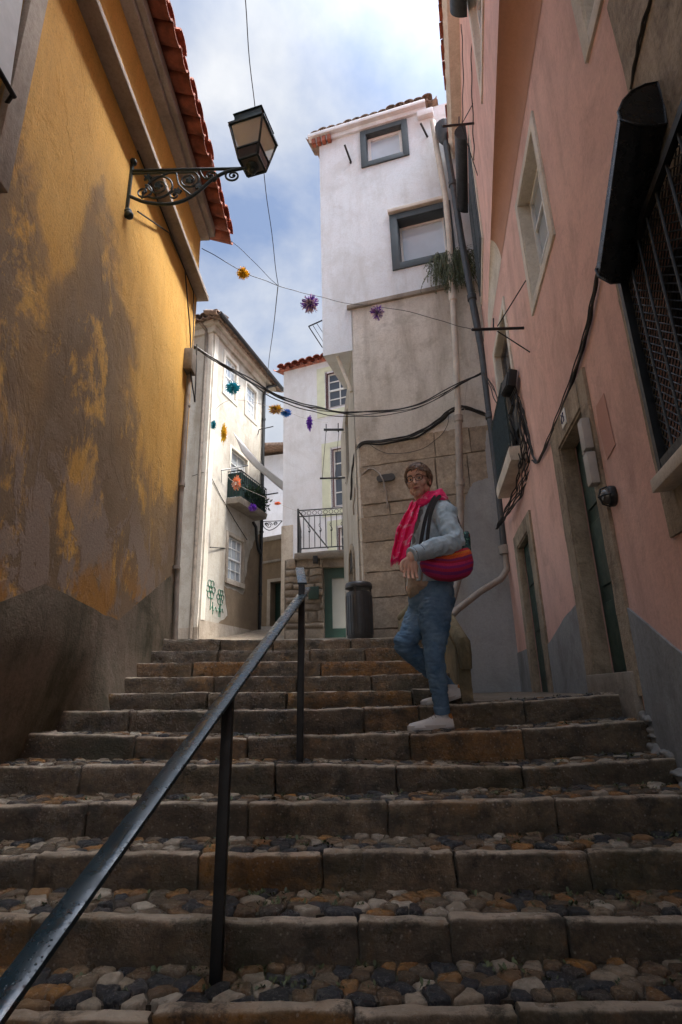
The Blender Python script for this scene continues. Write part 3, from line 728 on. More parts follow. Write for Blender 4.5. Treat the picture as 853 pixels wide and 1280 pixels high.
# big green door in its stone frame
def door(dd, outerL, outerR, topo, name, lab):
    s0, s1, z0, z1, dp = dd
    d_ = MB(); PK.bx(d_, s0, s1, z0, z1, -dp, -dp+.04)
    for k in range(3): PK.bx(d_, lerp(s0,s1,.12), lerp(s0,s1,.88), lerp(z0,z1,.08+.31*k), lerp(z0,z1,.33+.31*k), -dp+.04, -dp+.055, .006)
    D_ = d_.build('door', MT['greendoor'], ph, smooth=False); D_['label'] = lab
    j = MB()
    for a, b in ((outerR, s0-.001), (s1+.001, outerL)):
        n_ = 9
        for k in range(n_):
            za, zb = lerp(z0, topo, k/n_), lerp(z0, topo, (k+1)/n_)
            sub_block(j, [PK.p(a,za,-.03),PK.p(b,za,-.03),PK.p(b,za,.02),PK.p(a,za,.02),PK.p(a,zb,-.03),PK.p(b,zb,-.03),PK.p(b,zb,.02),PK.p(a,zb,.02)],4,2,4,.003,6,k+a,.0)
    sub_block(j, [PK.p(s0,z1,-.03),PK.p(s1,z1,-.03),PK.p(s1,z1,.024),PK.p(s0,z1,.024),PK.p(s0,topo,-.03),PK.p(s1,topo,-.03),PK.p(s1,topo,.024),PK.p(s0,topo,.024)],8,2,4,.003,6,3,.0)
    for s_, e in ((s0, 1), (s1, -1)): PK.bx(j, s_-.004*e, s_+.016*e, z0, z1, -dp+.055, .010)
    PK.bx(j, s0, s1, z1-.016, z1+.004, -dp+.055, .010)
    j.build('frame', MT['doorstone'], D_, ang=60)
    return D_
D1 = door(doorB, 4.15, 3.12, 1.95, 'door', 'tall dark green door deep in a worn stone frame')
D2 = door(doorS, 6.55, 5.40, 1.72, 'door', 'smaller far dark green door in a stone frame')
mb = MB(); PK.bx(mb, 3.17, 4.10, -.3, .07, -.3, .045, .02); mb.build('threshold', MT['concrete'], D1)
mb = MB(); PK.bx(mb, 3.60, 3.72, 1.80, 1.92, .024, .032, .002); tl = mb.build('number_tile', MT['whitepaint'], D1)
mb = MB()   # blue squiggled figure on the tile
def tt(u, v): return PK.p(3.60+.12*(1-u), 1.80+.12*v, .035)
mb.tube([tt(.25,.8),tt(.35,.85),tt(.4,.7),tt(.25,.5),tt(.22,.3),tt(.42,.28)], .004, 5); mb.tube([tt(.6,.8),tt(.75,.8),tt(.62,.55),tt(.78,.5),tt(.75,.3),tt(.58,.28)], .004, 5)
mb.build('number', simple('tile_blue', (.03,.04,.14), .4), D1)
mb = MB()
for z in (1.50, 1.27): PK.bx(mb, 3.14, 3.23, z-.105, z+.105, .02, .075, .012)
mb.tube([PK.p(3.2,1.385,.05), PK.p(3.22,1.39,.07)], .012, 6)
mb.build('meter_box', MT['plasticgrey'], ph)
# light repaired plaster patch
M_patch = plaster('darker_pink_patch', (.54,.30,.24), (.50,.28,.22), (.42,.23,.18), .3, .2)
mb = MB(); mb.prism([PK.p(2.86,1.28,.002),PK.p(3.02,1.26,.002),PK.p(3.06,1.5,.002),PK.p(3.04,1.62,.002),PK.p(2.88,1.62,.002)], PK.n*.003); mb.build('plaster_patch', M_patch, ph, smooth=False)
def surround_far(fr, h): pass
window(ph, PK, *win1[:4], .13, MT['glasspale'], MT['whitepaint'], 2, 3, .05, surround=(.09, MT['cream'], .018), sill=None, label='white sash window in a cream frame beside the overhang')
window(ph, PK, *win2[:4], .11, MT['glass'], MT['oldwood'], 2, 4, .05, surround=(.09, MT['cream'], .018), label='tall window with a dark railing panel and a deep cream sill')
window(ph, PK, *winU[:4], .11, MT['glass'], MT['whitepaint'], 2, 3, .05, surround=(.10, MT['cream'], .018))
wU1 = window(ph, PU, *up1[:4], .10, MT['glass'], MT['greendoor'], 2, 3, .05, surround=(.09, MT['cream'], .018), label='upper window with slate grey shutters')
wU2 = window(ph, PU, *up2[:4], .10, MT['glass'], MT['whitepaint'], 2, 3, .05, surround=(.10, MT['cream'], .018))
mb = MB()
for a, b in ((5.83, 6.40), (6.41, 6.99)):
    PU.bx(mb, a, b, 5.63, 7.3, -.02, .03, .004)
    for k in range(22): PU.bx(mb, a+.05, b-.05, 5.68+k*.073, 5.73+k*.073, .03, .038)
mb.build('shutter', MT['greydark'], wU1, smooth=False)
def blind_box(parent, fr, s0, s1, z, r, o=.0):
    mb = MB(); P_ = []
    for s in (s0, s1):
        for k in range(13):
            a = math.pi*k/12-math.pi/2
            P_.append(fr.p(s, z+math.sin(a)*r, o+.02+math.cos(a)*r*1.1))
    o_ = 0; fs = [tuple(range(13)), tuple(13+k for k in reversed(range(13)))]
    for k in range(12): fs.append((k, k+1, 14+k, 13+k))
    fs.append((12, 0, 13, 25)); mb.add(P_, fs)
    return mb.build('blind_box', MT['blackmetal'], parent, ang=30)
blind_box(wU1, PU, 5.78, 7.05, 7.46, .15, .02)
blind_box(wU2, PU, 3.0, 4.2, 7.3, .16, .02)
# sill slab and railing of the tall window
mb = MB(); sub_block(mb, [PK.p(5.2,2.20,0),PK.p(6.42,2.20,0),PK.p(6.42,2.20,.17),PK.p(5.2,2.20,.17),PK.p(5.2,2.36,0),PK.p(6.42,2.36,0),PK.p(6.42,2.36,.17),PK.p(5.2,2.36,.17)],10,3,3,.003,5,4,.01); mb.build('balcony_slab', MT['cream'], ph)
mb = MB()
for k in range(17): s = lerp(5.26, 6.36, k/16); mb.tube([PK.p(s,2.36,.14), PK.p(s,3.12,.14)], .008, 5)
mb.tube([PK.p(5.26,3.12,.14), PK.p(6.36,3.12,.14)], .014, 6); mb.tube([PK.p(5.26,2.42,.14), PK.p(6.36,2.42,.14)], .012, 6)
for s in (5.26, 6.36): mb.tube([PK.p(s,3.12,.14), PK.p(s,3.12,0)], .012, 6)
PK.bx(mb, 5.27, 6.35, 2.45, 3.1, .118, .124)
mb.build('railing', MT['greenmetal'], ph)
# grille window near the camera
mb = MB()
for (a, b, c, d) in ((.80, 1.049, .60, 1.902), (2.271, 2.41, .62, 1.902), (1.049, 2.271, .62, .858), (.80, 1.86, 1.904, 3.2), (1.862, 2.41, 1.904, 2.20)):
    n1, n2 = max(2,int((b-a)/.08)), max(2,int((d-c)/.08))
    sub_block(mb, [PK.p(a,c,-.02),PK.p(b,c,-.02),PK.p(b,c,.016),PK.p(a,c,.016),PK.p(a,d,-.02),PK.p(b,d,-.02),PK.p(b,d,.016),PK.p(a,d,.016)],n1,2,n2,.003,6,a+c,.0)
wg = window(ph, PK, *grille[:4], .18, MT['dark'], MT['blackmetal'], 3, 3, .05); wg['label'] = 'large window behind a black lattice grille in brown stone'
mb.build('surround', MT['doorstone'], wg, ang=60)
GR = Fr((1.462-.21*2.29, 0), (.21, 1), (-1, 0))
mb = MB()
for k in range(11): s = lerp(1.0, 2.27, k/10); mb.tube([GR.p(s,.92,.03), GR.p(s,1.93,.03)], .006, 6)
for z in (.92, 1.93): GR.bx(mb, .98, 2.29, z-.02, z+.02, .015, .045)
for s in (.99, 2.28): GR.bx(mb, s-.018, s+.018, .9, 1.95, .012, .048)
k = -1.5
while k < 1.4:     # lattice of flat strips in both diagonals
    for sg in (1, -1):
        pts = []
        for t in range(61):
            s = lerp(1.0, 2.27, t/60); z = .92+1.01*.5+(s-1.635)*sg*.85+k*.8
            if .92 <= z <= 1.93: pts.append(GR.p(s, z, .012 if sg > 0 else .006))
        if len(pts) > 1: mb.tube([pts[0], pts[-1]], .0032, 4)
    k += .052
mb.build('grille', MT['blackmetal'], wg)
mb = MB(); GR.bx(mb, .9, 2.30, .80, .86, .0, .09, .006); mb.build('sill', MT['cream'], wg)
mb = MB()    # drooping roller box: near end swings away from the wall
pa = [at(x, y, 1.645) for x, y in [(833,155),(830,128),(822,103),(806,106),(790,114),(779,126),(773,140),(776,150),(795,156),(815,158)]]
pb = [at(x, y, 2.16) for x, y in [(797,330),(793,316),(786,305),(776,306),(762,313),(750,325),(745,337),(749,346),(764,354),(783,352)]]
mb.add(pa+pb, [tuple(range(10)), tuple(10+k for k in reversed(range(10)))]+[(k,(k+1)%10,10+(k+1)%10,10+k) for k in range(10)])
# end rims
for ring in (pa, pb): mb.tube(ring+[ring[0]], .006, 6)
bb = mb.build('blind_box', simple('black_sheet_metal', (.02,.021,.023), .3, .5, .2, 10, .1), wg, ang=40)
# eaves of the pink house
mb = MB(); mb.hexa([PU.p(0,8.86,0),PU.p(7.35,8.86,0),PU.p(7.35,8.86,.16),PU.p(0,8.86,.16),PU.p(0,9.0,0),PU.p(7.35,9.0,0),PU.p(7.35,9.0,.22),PU.p(0,9.0,.22)]); mb.build('fascia', MT['cream'], ph, smooth=False)
mb = MB(); a, b = PU.p(-1,9.06,.42), PU.p(7.45,9.06,.20)
barrel_tiles(mb, a, b, PU.n, 38, .5, .11, .3, seed=5)
mb.add([PU.p(-6,9.05,.2),PU.p(7.4,9.05,.15),PU.p(7.4,10.4,-4),PU.p(-6,10.4,-4)],[(0,1,2,3)]); mb.build('roof', MT['tile'], ph)
# rain pipe where the pink house meets the white tower
pts = [at(556,168,7.25), at(566,230,7.2), at(577,300,7.18), at(590,372,7.15), at(603,440,7.15), at(613,520,7.2), at(624,610,7.2), at(632,690,7.25)]
mb = MB(); mb.tube(pts, .055, 12); mb.lathe(pts[0]+Vector((0,0,-.1)), [(.06,-.1),(.14,.05),(.16,.28),(.10,.36)], 14)
for p in pts[1:-1:2]: mb.lathe(p, [(.062,-.05),(.072,-.04),(.072,.04),(.062,.05)], 12)
tag(mb.build('rain_pipe', simple('dark_pipe', (.05,.055,.06), .45, 0, .2, 8, .1)), 'dark iron rain pipe running down between pink house and white tower house', 'rain pipe')
pts = [at(632,688,7.22), at(634,712,7.2), at(626,724,7.18), at(600,740,7.12), at(572,762,7.0), at(560,775,6.95)]
mb = MB(); mb.tube(pts, .043, 12); mb.lathe(pts[0], [(.062,-.06),(.085,-.05),(.085,.06),(.062,.07)], 12)
tag(mb.build('drain_pipe', MT['pipegrey']), 'grey drain pipe slanting across the grey painted wall behind the parapet', 'drain pipe')

# ------------------------------------------------------------------ white tower house with a stone base
tw = thing('tower_house', 'tall narrow white house on a stone block base behind the woman', 'house', (1, 7.8, 0))
hT = (.66, 1.32, 9.40, 10.08, .14); hM = (1.12, 1.90, 6.95, 7.88, .30)
mb = MB(); TW.wall(mb, .28, 2.9, 6.27, 10.30, [hT, hM]); TW.wall(mb, -.236, .28, 5.42, 10.30, [])
TW2 = Fr((-.236-.33*8.126, 0), (.33, 1), (-1, 0))     # left flank of the overhanging part
TW2.wall(mb, 8.126, 9.19, 5.42, 10.1, [])
mb.add([TW.p(-.236,5.42), TW.p(.28,5.42), TS.p(9.19,5.42), TW2.p(9.19,5.42)], [(0,1,2,3)])
mb.build('white_wall', MT['white'], tw, smooth=False, recalc=False)
mb = MB(); TW.wall(mb, .262, 2.9, 3.70, 6.27, []); mb.add([TW.p(.262,3.7),TS.p(8.05,3.7),TS.p(8.05,6.27),TW.p(.262,6.27)],[(0,1,2,3)])
mb.build('plaster_wall', MT['greyplaster'], tw, smooth=False, recalc=False)
# flank with the arched doorway
arch = (8.75, 9.75, .6, 2.35)
mb = MB(); TS.wall(mb, 8.0, 11.4, -.2, 5.42, [(8.85, 9.75, .6, 2.0, .25), (9.2, 10.0, 3.75, 5.1, .15)]);
for k in range(10):
    a0, a1 = math.pi*k/10, math.pi*(k+1)/10
    pass
mb.build('flank_wall', MT['creamwall'], tw, smooth=False, recalc=False)
mb = MB(); TS.bx(mb, 8.85, 9.75, .6, 2.0, -.25, -.2)
mb.build('flank_door', MT['dark'], tw, smooth=False)
mb = MB(); TS.bx(mb, 9.2, 10.0, 3.75, 5.1, -.16, -.12); mb.build('flank_window', MT['glass'], tw, smooth=False)
mb = MB()
for k in range(8):
    a0, a1 = math.pi*k/8, math.pi*(k+1)/8
    def ap(a, r, o): return TS.p(9.3+math.cos(a)*r, 2.0+math.sin(a)*r*.7, o)
    mb.hexa([ap(a0,.45,0),ap(a1,.45,0),ap(a1,.45,.03),ap(a0,.45,.03),ap(a0,.58,0),ap(a1,.58,0),ap(a1,.58,.03),ap(a0,.58,.03)])
TS.bx(mb, 8.72, 8.85, .6, 2.0, 0, .03); TS.bx(mb, 9.75, 9.88, .6, 2.0, 0, .03)
mb.build('arch', MT['doorstone'], tw, smooth=False)
mb = MB(); mb.prism([ap(math.pi*k/12, .45, .004) for k in range(13)], TS.n*.004); mb.build('arch_recess', MT['dark'], tw, smooth=False)
# stone courses as real blocks
zr = [-.25,.02,.40,.83,1.27,1.64,2.09,2.48,2.68,3.30,3.72]; mb = MB(); rs = random.Random(11)
for r, (z0, z1) in enumerate(zip(zr, zr[1:])):
    x = .30
    while x < 2.28:
        L = rs.uniform(.45, 1.15) if z1-z0 > .3 else rs.uniform(.3,.7)
        x1 = min(2.3, x+L)
        if 2.3-x1 < .2: x1 = 2.3
        g = .004; o = rs.uniform(-.006,.010)
        sub_block(mb, [TW.p(x+g,z0+g,-.1),TW.p(x1-g,z0+g,-.1),TW.p(x1-g,z0+g,o),TW.p(x+g,z0+g,o),TW.p(x+g,z1-g,-.1),TW.p(x1-g,z1-g,-.1),TW.p(x1-g,z1-g,o),TW.p(x+g,z1-g,o)],max(5,int((x1-x)/.05)),2,max(4,int((z1-z0)/.05)),.011,7,r*5+x,.005)
        x = x1
mb.build('stone_courses', MT['block'], tw, ang=60)
mb = MB(); TW.wall(mb, .27, 2.9, -.3, 3.72, [], o=-.018); mb.build('joint_mortar', MT['mortar'], tw, smooth=False, recalc=False)
mb = MB(); c0 = TW.p(.30,0,.01); c1 = TS.p(8.06,0,.01)
for k in range(12):
    z0, z1 = -.3+k*.345, -.3+(k+1)*.345-.006
    mb.hexa([c1+Vector((0,0,z0)), TS.p(8.3,z0,-.1), TW.p(.5,z0,-.1), c0+Vector((0,0,z0)), c1+Vector((0,0,z1)), TS.p(8.3,z1,-.1), TW.p(.5,z1,-.1), c0+Vector((0,0,z1))])
mb.build('corner_stone', MT['cream'], tw, smooth=False)
# grey painted lower part with a ragged edge, 2 cm proud
mb = MB()
edge = [(2.30,3.62),(2.17,3.60),(2.13,3.3),(2.12,2.86),(1.92,2.82),(1.80,2.62),(1.75,2.4),(1.72,2.1),(1.55,2.0),(1.40,1.6),(1.30,1.3),(1.30,-.3),(2.30,-.3)]
ed = []
for (a, b), (c, d) in zip(edge, edge[1:]+edge[:1]):
    for k in range(8): ed.append((lerp(a,c,k/8)+(.012*noise.noise(Vector((a*9+k,b*3,0))) if a < 2.25 else 0), lerp(b,d,k/8)+(.012*noise.noise(Vector((a*9+k,b*3,5))) if a < 2.25 else 0)))
mb.prism([TW.p(a,b,.012) for a, b in ed], TW.n*.014); mb.build('grey_paint', plaster('grey_wall_paint', (.42,.44,.45), (.37,.385,.395), (.22,.22,.215), .4, .45, .75, .5), tw, smooth=False)
mb = MB(); TW.bx(mb, .20, 2.0, 6.22, 6.30, -.02, .05, .01); mb.build('ledge', MT['concrete'], tw)
window(tw, TW, *hT[:4], .12, MT['glasssky'], MT['whitepaint'], 1, 1, .07, surround=(.11, MT['greydark'], .03), label='small top window in a thick slate grey surround')
wM = window(tw, TW, *hM[:4], .22, MT['glasssky'], MT['whitepaint'], 1, 1, .05, surround=(.13, MT['greydark'], .03), label='larger lower window in a thick slate grey surround')
mb = MB()
s0,s1,z0,z1 = hM[:4]
for q in ((s0,s0+.008,z0,z1),(s1-.008,s1,z0,z1),(s0+.008,s1-.008,z1-.008,z1)): TW.bx(mb, *q, -.175, -.021)
mb.build('reveal', MT['greydark'], wM, smooth=False)
mb = MB(); TW.bx(mb, .98, 2.0, 8.03, 8.10, 0, .08, .01); mb.build('drip_ledge', MT['pipecream'], tw)
# roof edge and gutter
mb = MB(); barrel_tiles(mb, TW.p(-.40,10.42,.06), TW.p(1.9,10.42,.10), TW.n, 14, .5, .10, .3, seed=9)
mb.add([TW.p(-.42,10.40,.05),TW.p(2.0,10.40,.05),TW.p(2.0,11.3,-3),TW.p(-.42,11.3,-3)],[(0,1,2,3)]); mb.build('roof', MT['tile_old'], tw)
mb = MB(); TW.bx(mb, -.43, 1.78, 10.32, 10.40, .0, .13, .008); TW.bx(mb, -.30, 1.78, 10.22, 10.32, -.01, .05, .008); TW.bx(mb, 1.62, 1.90, 10.06, 10.2, 0, .09, .01); mb.build('gutter', MT['white'], tw)
mb = MB()
for y0 in range(4): TW.bx(mb, -.36+.1*y0, -.29+.1*y0, 10.16, 10.29, -.0, .10, .01)
mb.build('eave_brick', MT['tile'], tw)
mb = MB()
pts = [at(541,152,7.38), at(547,190,7.4), at(557,245,7.4), at(562,300,7.38), at(566,370,7.38), at(570,440,7.38), at(573,520,7.4)]
mb.tube(pts, .05, 12); mb.lathe(pts[4], [(.055,-.1),(.066,-.09),(.066,.09),(.055,.1)], 12)
mb.build('drainpipe', MT['pipecream'], tw)
mb = MB()
pts = [at(573,520,7.4), at(575,600,7.4), at(576,690,7.35), at(573,722,7.28), at(566,748,7.2), at(556,768,7.1)]
mb.tube(pts, .052, 12)
for i in (0, 1): mb.lathe(pts[i]+Vector((0,0,-.05)), [(.055,-.05),(.068,-.04),(.068,.05),(.055,.06)], 12)
mb.build('drainpipe', MT['pipegrey'], tw)
mb = MB(); mb.tube([TS.p(8.12,4.72,.02), TW.p(-.02,5.42,-.12)], .03, 8); mb.build('strut', MT['cream'], tw)
mb = MB(); mb.prism([TS.p(8.02,4.65,0), TS.p(8.02,5.42,0), TW2.p(8.14,5.42,-.03), TW.p(.12,5.05,.0)], Vector((0,.1,0))); 
M_soff = MT['cream']
for (x0, y0, x1, y1) in ((431,181,439,203), (526,154,535,172)):
    q = MB(); a_ = at(x0,y0,7.75 if x0 < 500 else 7.42); b_ = at(x1,y1,7.95 if x0 < 500 else 7.56); q.tube([a_, b_], .02, 8); q.tube([b_, b_+Vector((0,.03,0))], .03, 8); q.build('iron_bracket', MT['blackmetal'], tw)
# arc-lamp plate and curved pipe on the stone
mb = MB(); pts = []
for k in range(20):
    a = -math.pi/2+math.pi*(k%10)/9+(0 if k < 10 else math.pi); sx = .085 if k < 10 else -.085
    pts.append(TW.p(.70+sx+math.cos(a)*.05, 3.06+math.sin(a)*.055+.02*sx, .02))
mb.prism(pts, TW.n*.03); tag(mb.build('wall_plate', simple('dark_slate', (.06,.058,.056), .6, 0, .15, 10, .2)), 'dark blank oval plate fixed on the stone wall left of the woman', 'plate')
# hanging weeds on the ledge
mb = MB(); rp = random.Random(3)
for k in range(430):
    s = rp.gauss(1.93, .16); side = s
    if not 1.6 < s < 2.4: continue
    z = 6.95-rp.random()*.45; p = TW.p(s, z, .03); L = rp.uniform(.15,.62)*(1 if s < 2.1 else 1.3)
    d = Vector((rp.gauss(0,.25), -rp.uniform(.1,.35), rp.uniform(-.2,.35))); pts = [p]; v = d
    for q in range(5):
        v = v+Vector((rp.gauss(0,.06), 0, -.32)); pts.append(pts[-1]+v.normalized()*L/5)
    for a_, b_ in zip(pts, pts[1:]):
        sd_ = Vector((.006,0,0)); mb.add([a_-sd_, a_+sd_, b_+sd_*.7, b_-sd_*.7], [(0,1,2,3)])
        for r_ in range(2):
            l0 = a_.lerp(b_, rp.random()); dd = Vector((rp.gauss(0,1), rp.gauss(0,1), rp.gauss(0,1)-.4)).normalized()*rp.uniform(.015,.04); pd = dd.cross(Vector((0,1,0)))*.3
            mb.add([l0, l0+dd*.5+pd, l0+dd, l0+dd*.5-pd], [(0,1,2,3)])
pl = mb.build('hanging_plant', simple('grey_green_leaf', (.10,.12,.06), .75, 0, .4, 12), None, smooth=False, recalc=False)
tag(pl, 'grey-green weeds hanging from the ledge under the lower tower window', 'plant')
# ------------------------------------------------------------------ cream corner house up the alley
ch = thing('corner_house', 'tall cream house with peeling walls and dark tiled eaves beyond the yellow house', 'house', (-3.24, 12.5, 1.2))
w1 = (13.12, 13.72, 7.74, 8.88, .12); w2 = (14.33, 14.93, 7.74, 8.72, .12); wB = (13.6, 14.5, 4.85, 6.3, .15); wL = (13.62, 14.40, 2.75, 3.88, .15)
mb = MB(); AR.wall(mb, 12.5, 15.5, .6, 9.35, [w1, w2, wB, wL]); AL.wall(mb, -7.5, -3.237, .6, 9.35, [])
mb.add([AR.p(15.5,.6),AR.p(15.5,.6,-4),AR.p(15.5,9.35,-4),AR.p(15.5,9.35)],[(0,1,2,3)])
mb.build('wall', MT['creamwall'], ch, smooth=False, recalc=False)
mb = MB(); rg = random.Random(4)
def ragged(fr, pts, o, mat, name, amp=.05, parent=None):
    q = []
    for (a,b),(c,d) in zip(pts, pts[1:]+pts[:1]):
        K = 10
        for k in range(K):
            s, z = lerp(a,c,k/K), lerp(b,d,k/K); s += amp*noise.noise(Vector((s*4, z*4, 1))); z += amp*noise.noise(Vector((s*4, z*4, 7))); q.append(fr.p(s,z,o))
    m_ = MB(); m_.prism(q, fr.n*.006); return m_.build(name, mat, parent, smooth=False)
ragged(AR, [(13.5,2.55),(14.5,2.5),(14.75,3.6),(15.1,4.2),(15.42,4.4),(15.44,1.5),(14.2,1.35),(13.3,1.6),(13.75,1.85)], .0, MT['brownpatch'], 'bare_mortar', .06, ch)
mb = MB(); AR.bx(mb, 12.5, 15.49, .6, 1.62, 0, .02); AL.bx(mb, -7.5, -3.24, .6, 1.45, 0, .02); mb.build('base_course', MT['stonetrim'], ch, smooth=False)
mb = MB(); AR.bx(mb, 12.52, 12.70, 1.62, 9.3, 0, .03); AL.bx(mb, -3.42, -3.245, 1.45, 9.3, 0, .03); mb.build('quoin', MT['cream'], ch, smooth=False)
for q, lb in ((w1,None), (w2,None)): window(ch, AR, *q[:4], .08, MT['glasspale'], MT['whitepaint'], 3, 4, .05, .025, surround=(.10, MT['cream'], .02), split=2, th=.03)
window(ch, AR, *wL[:4], .08, MT['glasspale'], MT['whitepaint'], 3, 4, .05, .025, surround=(.10, MT['stonetrim'], .03), sill=(MT['stonetrim'], .06, .12), split=2, label='lower sash window with a white cloth hanging in its open half')
mb = MB(); AR.bx(mb, 13.75, 14.15, 2.83, 3.33, -.09, -.03); 
bd = window(ch, AR, *wB[:4], .10, MT['glasspale'], MT['whitepaint'], 2, 4, .05, .025, surround=(.08, MT['cream'], .02), label='balcony door with pale glazing')
mb = MB(); sub_block(mb, [AR.p(13.45,4.66,0),AR.p(15.0,4.66,0),AR.p(15.0,4.66,.38),AR.p(13.45,4.66,.38),AR.p(13.45,4.82,0),AR.p(15.0,4.82,0),AR.p(15.0,4.82,.42),AR.p(13.45,4.82,.42)],8,3,2,.004,4,2,.01)
bs = mb.build('balcony_slab', MT['concrete'], ch)
mb = MB()
for k in range(15): s = lerp(13.48, 14.97, k/14); mb.tube([AR.p(s,4.82,.38), AR.p(s,5.55,.38)], .008, 5)
for s in (13.48, 14.97):
    for k in range(4): mb.tube([AR.p(s,4.82,.38-.1*k), AR.p(s,5.55,.38-.1*k)], .008, 5)
    mb.tube([AR.p(s,5.55,.38), AR.p(s,5.55,0)], .014, 5)
mb.tube([AR.p(13.48,5.55,.38), AR.p(14.97,5.55,.38)], .016, 6)
mb.build('railing', MT['blackmetal'], bs)
mb = MB(); AR.bx(mb, 13.5, 14.95, 4.85, 5.5, .355, .365); AR.bx(mb, 13.49, 13.5, 4.85, 5.5, .0, .36); mb.build('green_netting', simple('green_mesh', (.008,.035,.03), .8, 0, .2, 20), bs, smooth=False)
# roof with dark eaves
mb = MB(); E = .32
A0, A1, A2 = AL.p(-7.5,9.42,E), None, AR.p(16.1,9.42,E)
A1 = AR.p(12.5-.35,9.42,E)
barrel_tiles(mb, A0, A1, AL.n, 26, .4, .10, .3, seed=3); barrel_tiles(mb, A1, A2, AR.n, 26, .4, .10, .3, seed=4)
top = Vector((-4.7, 15.2, 10.6)); z9 = 9.46
mb.add([A0+Vector((0,0,.04)), A1+Vector((0,0,.04)), A2+Vector((0,0,.04)), top, Vector((-7.5,14,10.6))], [(0,1,3,4),(1,2,3)])
mb.build('roof', MT['tile_old'], ch)
mb = MB(); AR.bx(mb, 12.4, 15.7, 9.12, 9.30, 0, .08, .01); AR.bx(mb, 12.35, 15.9, 9.30, 9.42, 0, .20, .02); AL.bx(mb, -7.5, -3.19, 9.12, 9.30, .0, .078, .01); AL.bx(mb, -7.5, -3.15, 9.303, 9.417, 0, .20, .02)
mb.build('cornice', MT['creamwall'], ch)
mb = MB(); mb.tube([A1+AR.n*.06+Vector((0,0,-.03)), A2+AR.n*.06+Vector((0,0,-.03))], .06, 8); mb.build('gutter', MT['blackmetal'], ch)
mb = MB(); mb.tube([AL.p(-3.50,9.35,.25), AL.p(-3.42,9.2,.07), AL.p(-3.40,8.5,.06), AL.p(-3.38,1.2,.06)], .045, 8); mb.build('drainpipe', MT['oldwood'], ch)
mb = MB(); mb.tube([AR.p(15.7,9.38,.3), AR.p(15.45,9.2,.12), AR.p(15.35,8.9,.06), AR.p(15.35,1.5,.06)], .045, 8)
for z in (2.6, 4.4, 6.2, 8): mb.tube([AR.p(15.35,z,.06), AR.p(15.35,z+.06,.06)], .06, 8)
mb.tube([AR.p(14.9,4.6,.02), AR.p(14.92,4.45,.1), AR.p(14.95,4.05,.12), AR.p(15.1,3.85,.10), AR.p(15.34,3.75,.07)], .045, 8); mb.build('drainpipe', MT['blackmetal'], ch)
mb = MB(); mb.tube([AL.p(-3.6,5.1,.03), AL.p(-3.3,5.15,.04), AR.p(12.6,5.15,.02), AR.p(13.2,4.75,.012), AR.p(13.9,4.35,.012), AR.p(14.6,4.0,.012)], .008, 5); mb.build('wall_cable', MT['cable'], ch)
# drawn flowers on the plaster (green paint)
mb = MB()
def gp(u, v): return AR.p(12.78+u, 1.75+v, .008)
for cx, cz, r in ((.14,.62,.13),(.58,.50,.11)):
    for k in range(6):
        a = k*1.047; c = (cx+math.cos(a)*r*.95, cz+math.sin(a)*r*1.2)
        mb.tube([gp(c[0]+math.cos(t)*r*.55, c[1]+math.sin(t)*r*.6) for t in [q*.7 for q in range(10)]], .008, 4)
    mb.tube([gp(cx+math.cos(t)*r*.4, cz+math.sin(t)*r*.4) for t in [q*.7 for q in range(10)]], .008, 4)
    mb.tube([gp(cx,cz-r), gp(cx+.02,cz-.3), gp(cx+.01,cz-.48)], .008, 4)
x = .16
mb.tube([gp(.18+.05*k, .16+.07*math.sin(k*2.1)+.02*(k%3)) for k in range(12)], .009, 4); mb.tube([gp(.27,.05), gp(.25,.34)], .009, 4); mb.tube([gp(.52,.02), gp(.56,.30), gp(.6,.04)], .009, 4)
mb.build('drawn_flowers', simple('green_paint_line', (.02,.16,.09), .7, 0, .1, 10), ch)

cl_ = MB(); cl_.hexa([AR.p(13.74,2.80,-.10),AR.p(14.16,2.80,-.10),AR.p(14.16,2.80,-.07),AR.p(13.74,2.80,-.07),AR.p(13.78,3.34,-.10),AR.p(14.14,3.34,-.10),AR.p(14.14,3.34,-.07),AR.p(13.78,3.34,-.07)])
tag(cl_.build('cloth', MT['cloth'], None, smooth=False), 'white cloth hanging in the open lower window of the cream house', 'cloth')
# balcony plants
rp = random.Random(8)
def leafball(mb, c, r, n_, lf, rnd, sc=(1,1,1), strand=False):
    c = Vector(c)
    for k in range(n_):
        d = Vector((rnd.gauss(0,1), rnd.gauss(0,1), rnd.gauss(0,1))).normalized(); p = c+Vector((d.x*sc[0], d.y*sc[1], d.z*sc[2]))*r*(rnd.random()**.45)
        u = (d+Vector((rnd.gauss(0,.6), rnd.gauss(0,.6), rnd.gauss(0,.6)))).normalized(); v = u.cross(Vector((rnd.random(), rnd.random(), 1))).normalized()
        l = lf*rnd.uniform(.6,1.4); mb.add([p-v*l*.25, p+u*l*.5-v*l*.3, p+u*l, p+u*l*.5+v*l*.3], [(0,1,2,3)])
M_dl = simple('dark_leaf', (.03,.07,.03), .7, 0, .4, 12)
for k, lb_ in enumerate(['first leafy balcony plant from the cream house corner', 'second leafy balcony plant from the cream house corner', 'third leafy balcony plant from the cream house corner', 'fourth leafy balcony plant from the cream house corner', 'leafy balcony plant nearest the dark drainpipe']):
    mb = MB(); leafball(mb, AR.p(13.75+.26*k, 5.05+.12*rp.random(), .3), .26, 120, .09, rp)
    tag(mb.build('balcony_plant', M_dl, None, smooth=False, recalc=False), lb_, 'plant', 'leafy plants on the cream house balcony')
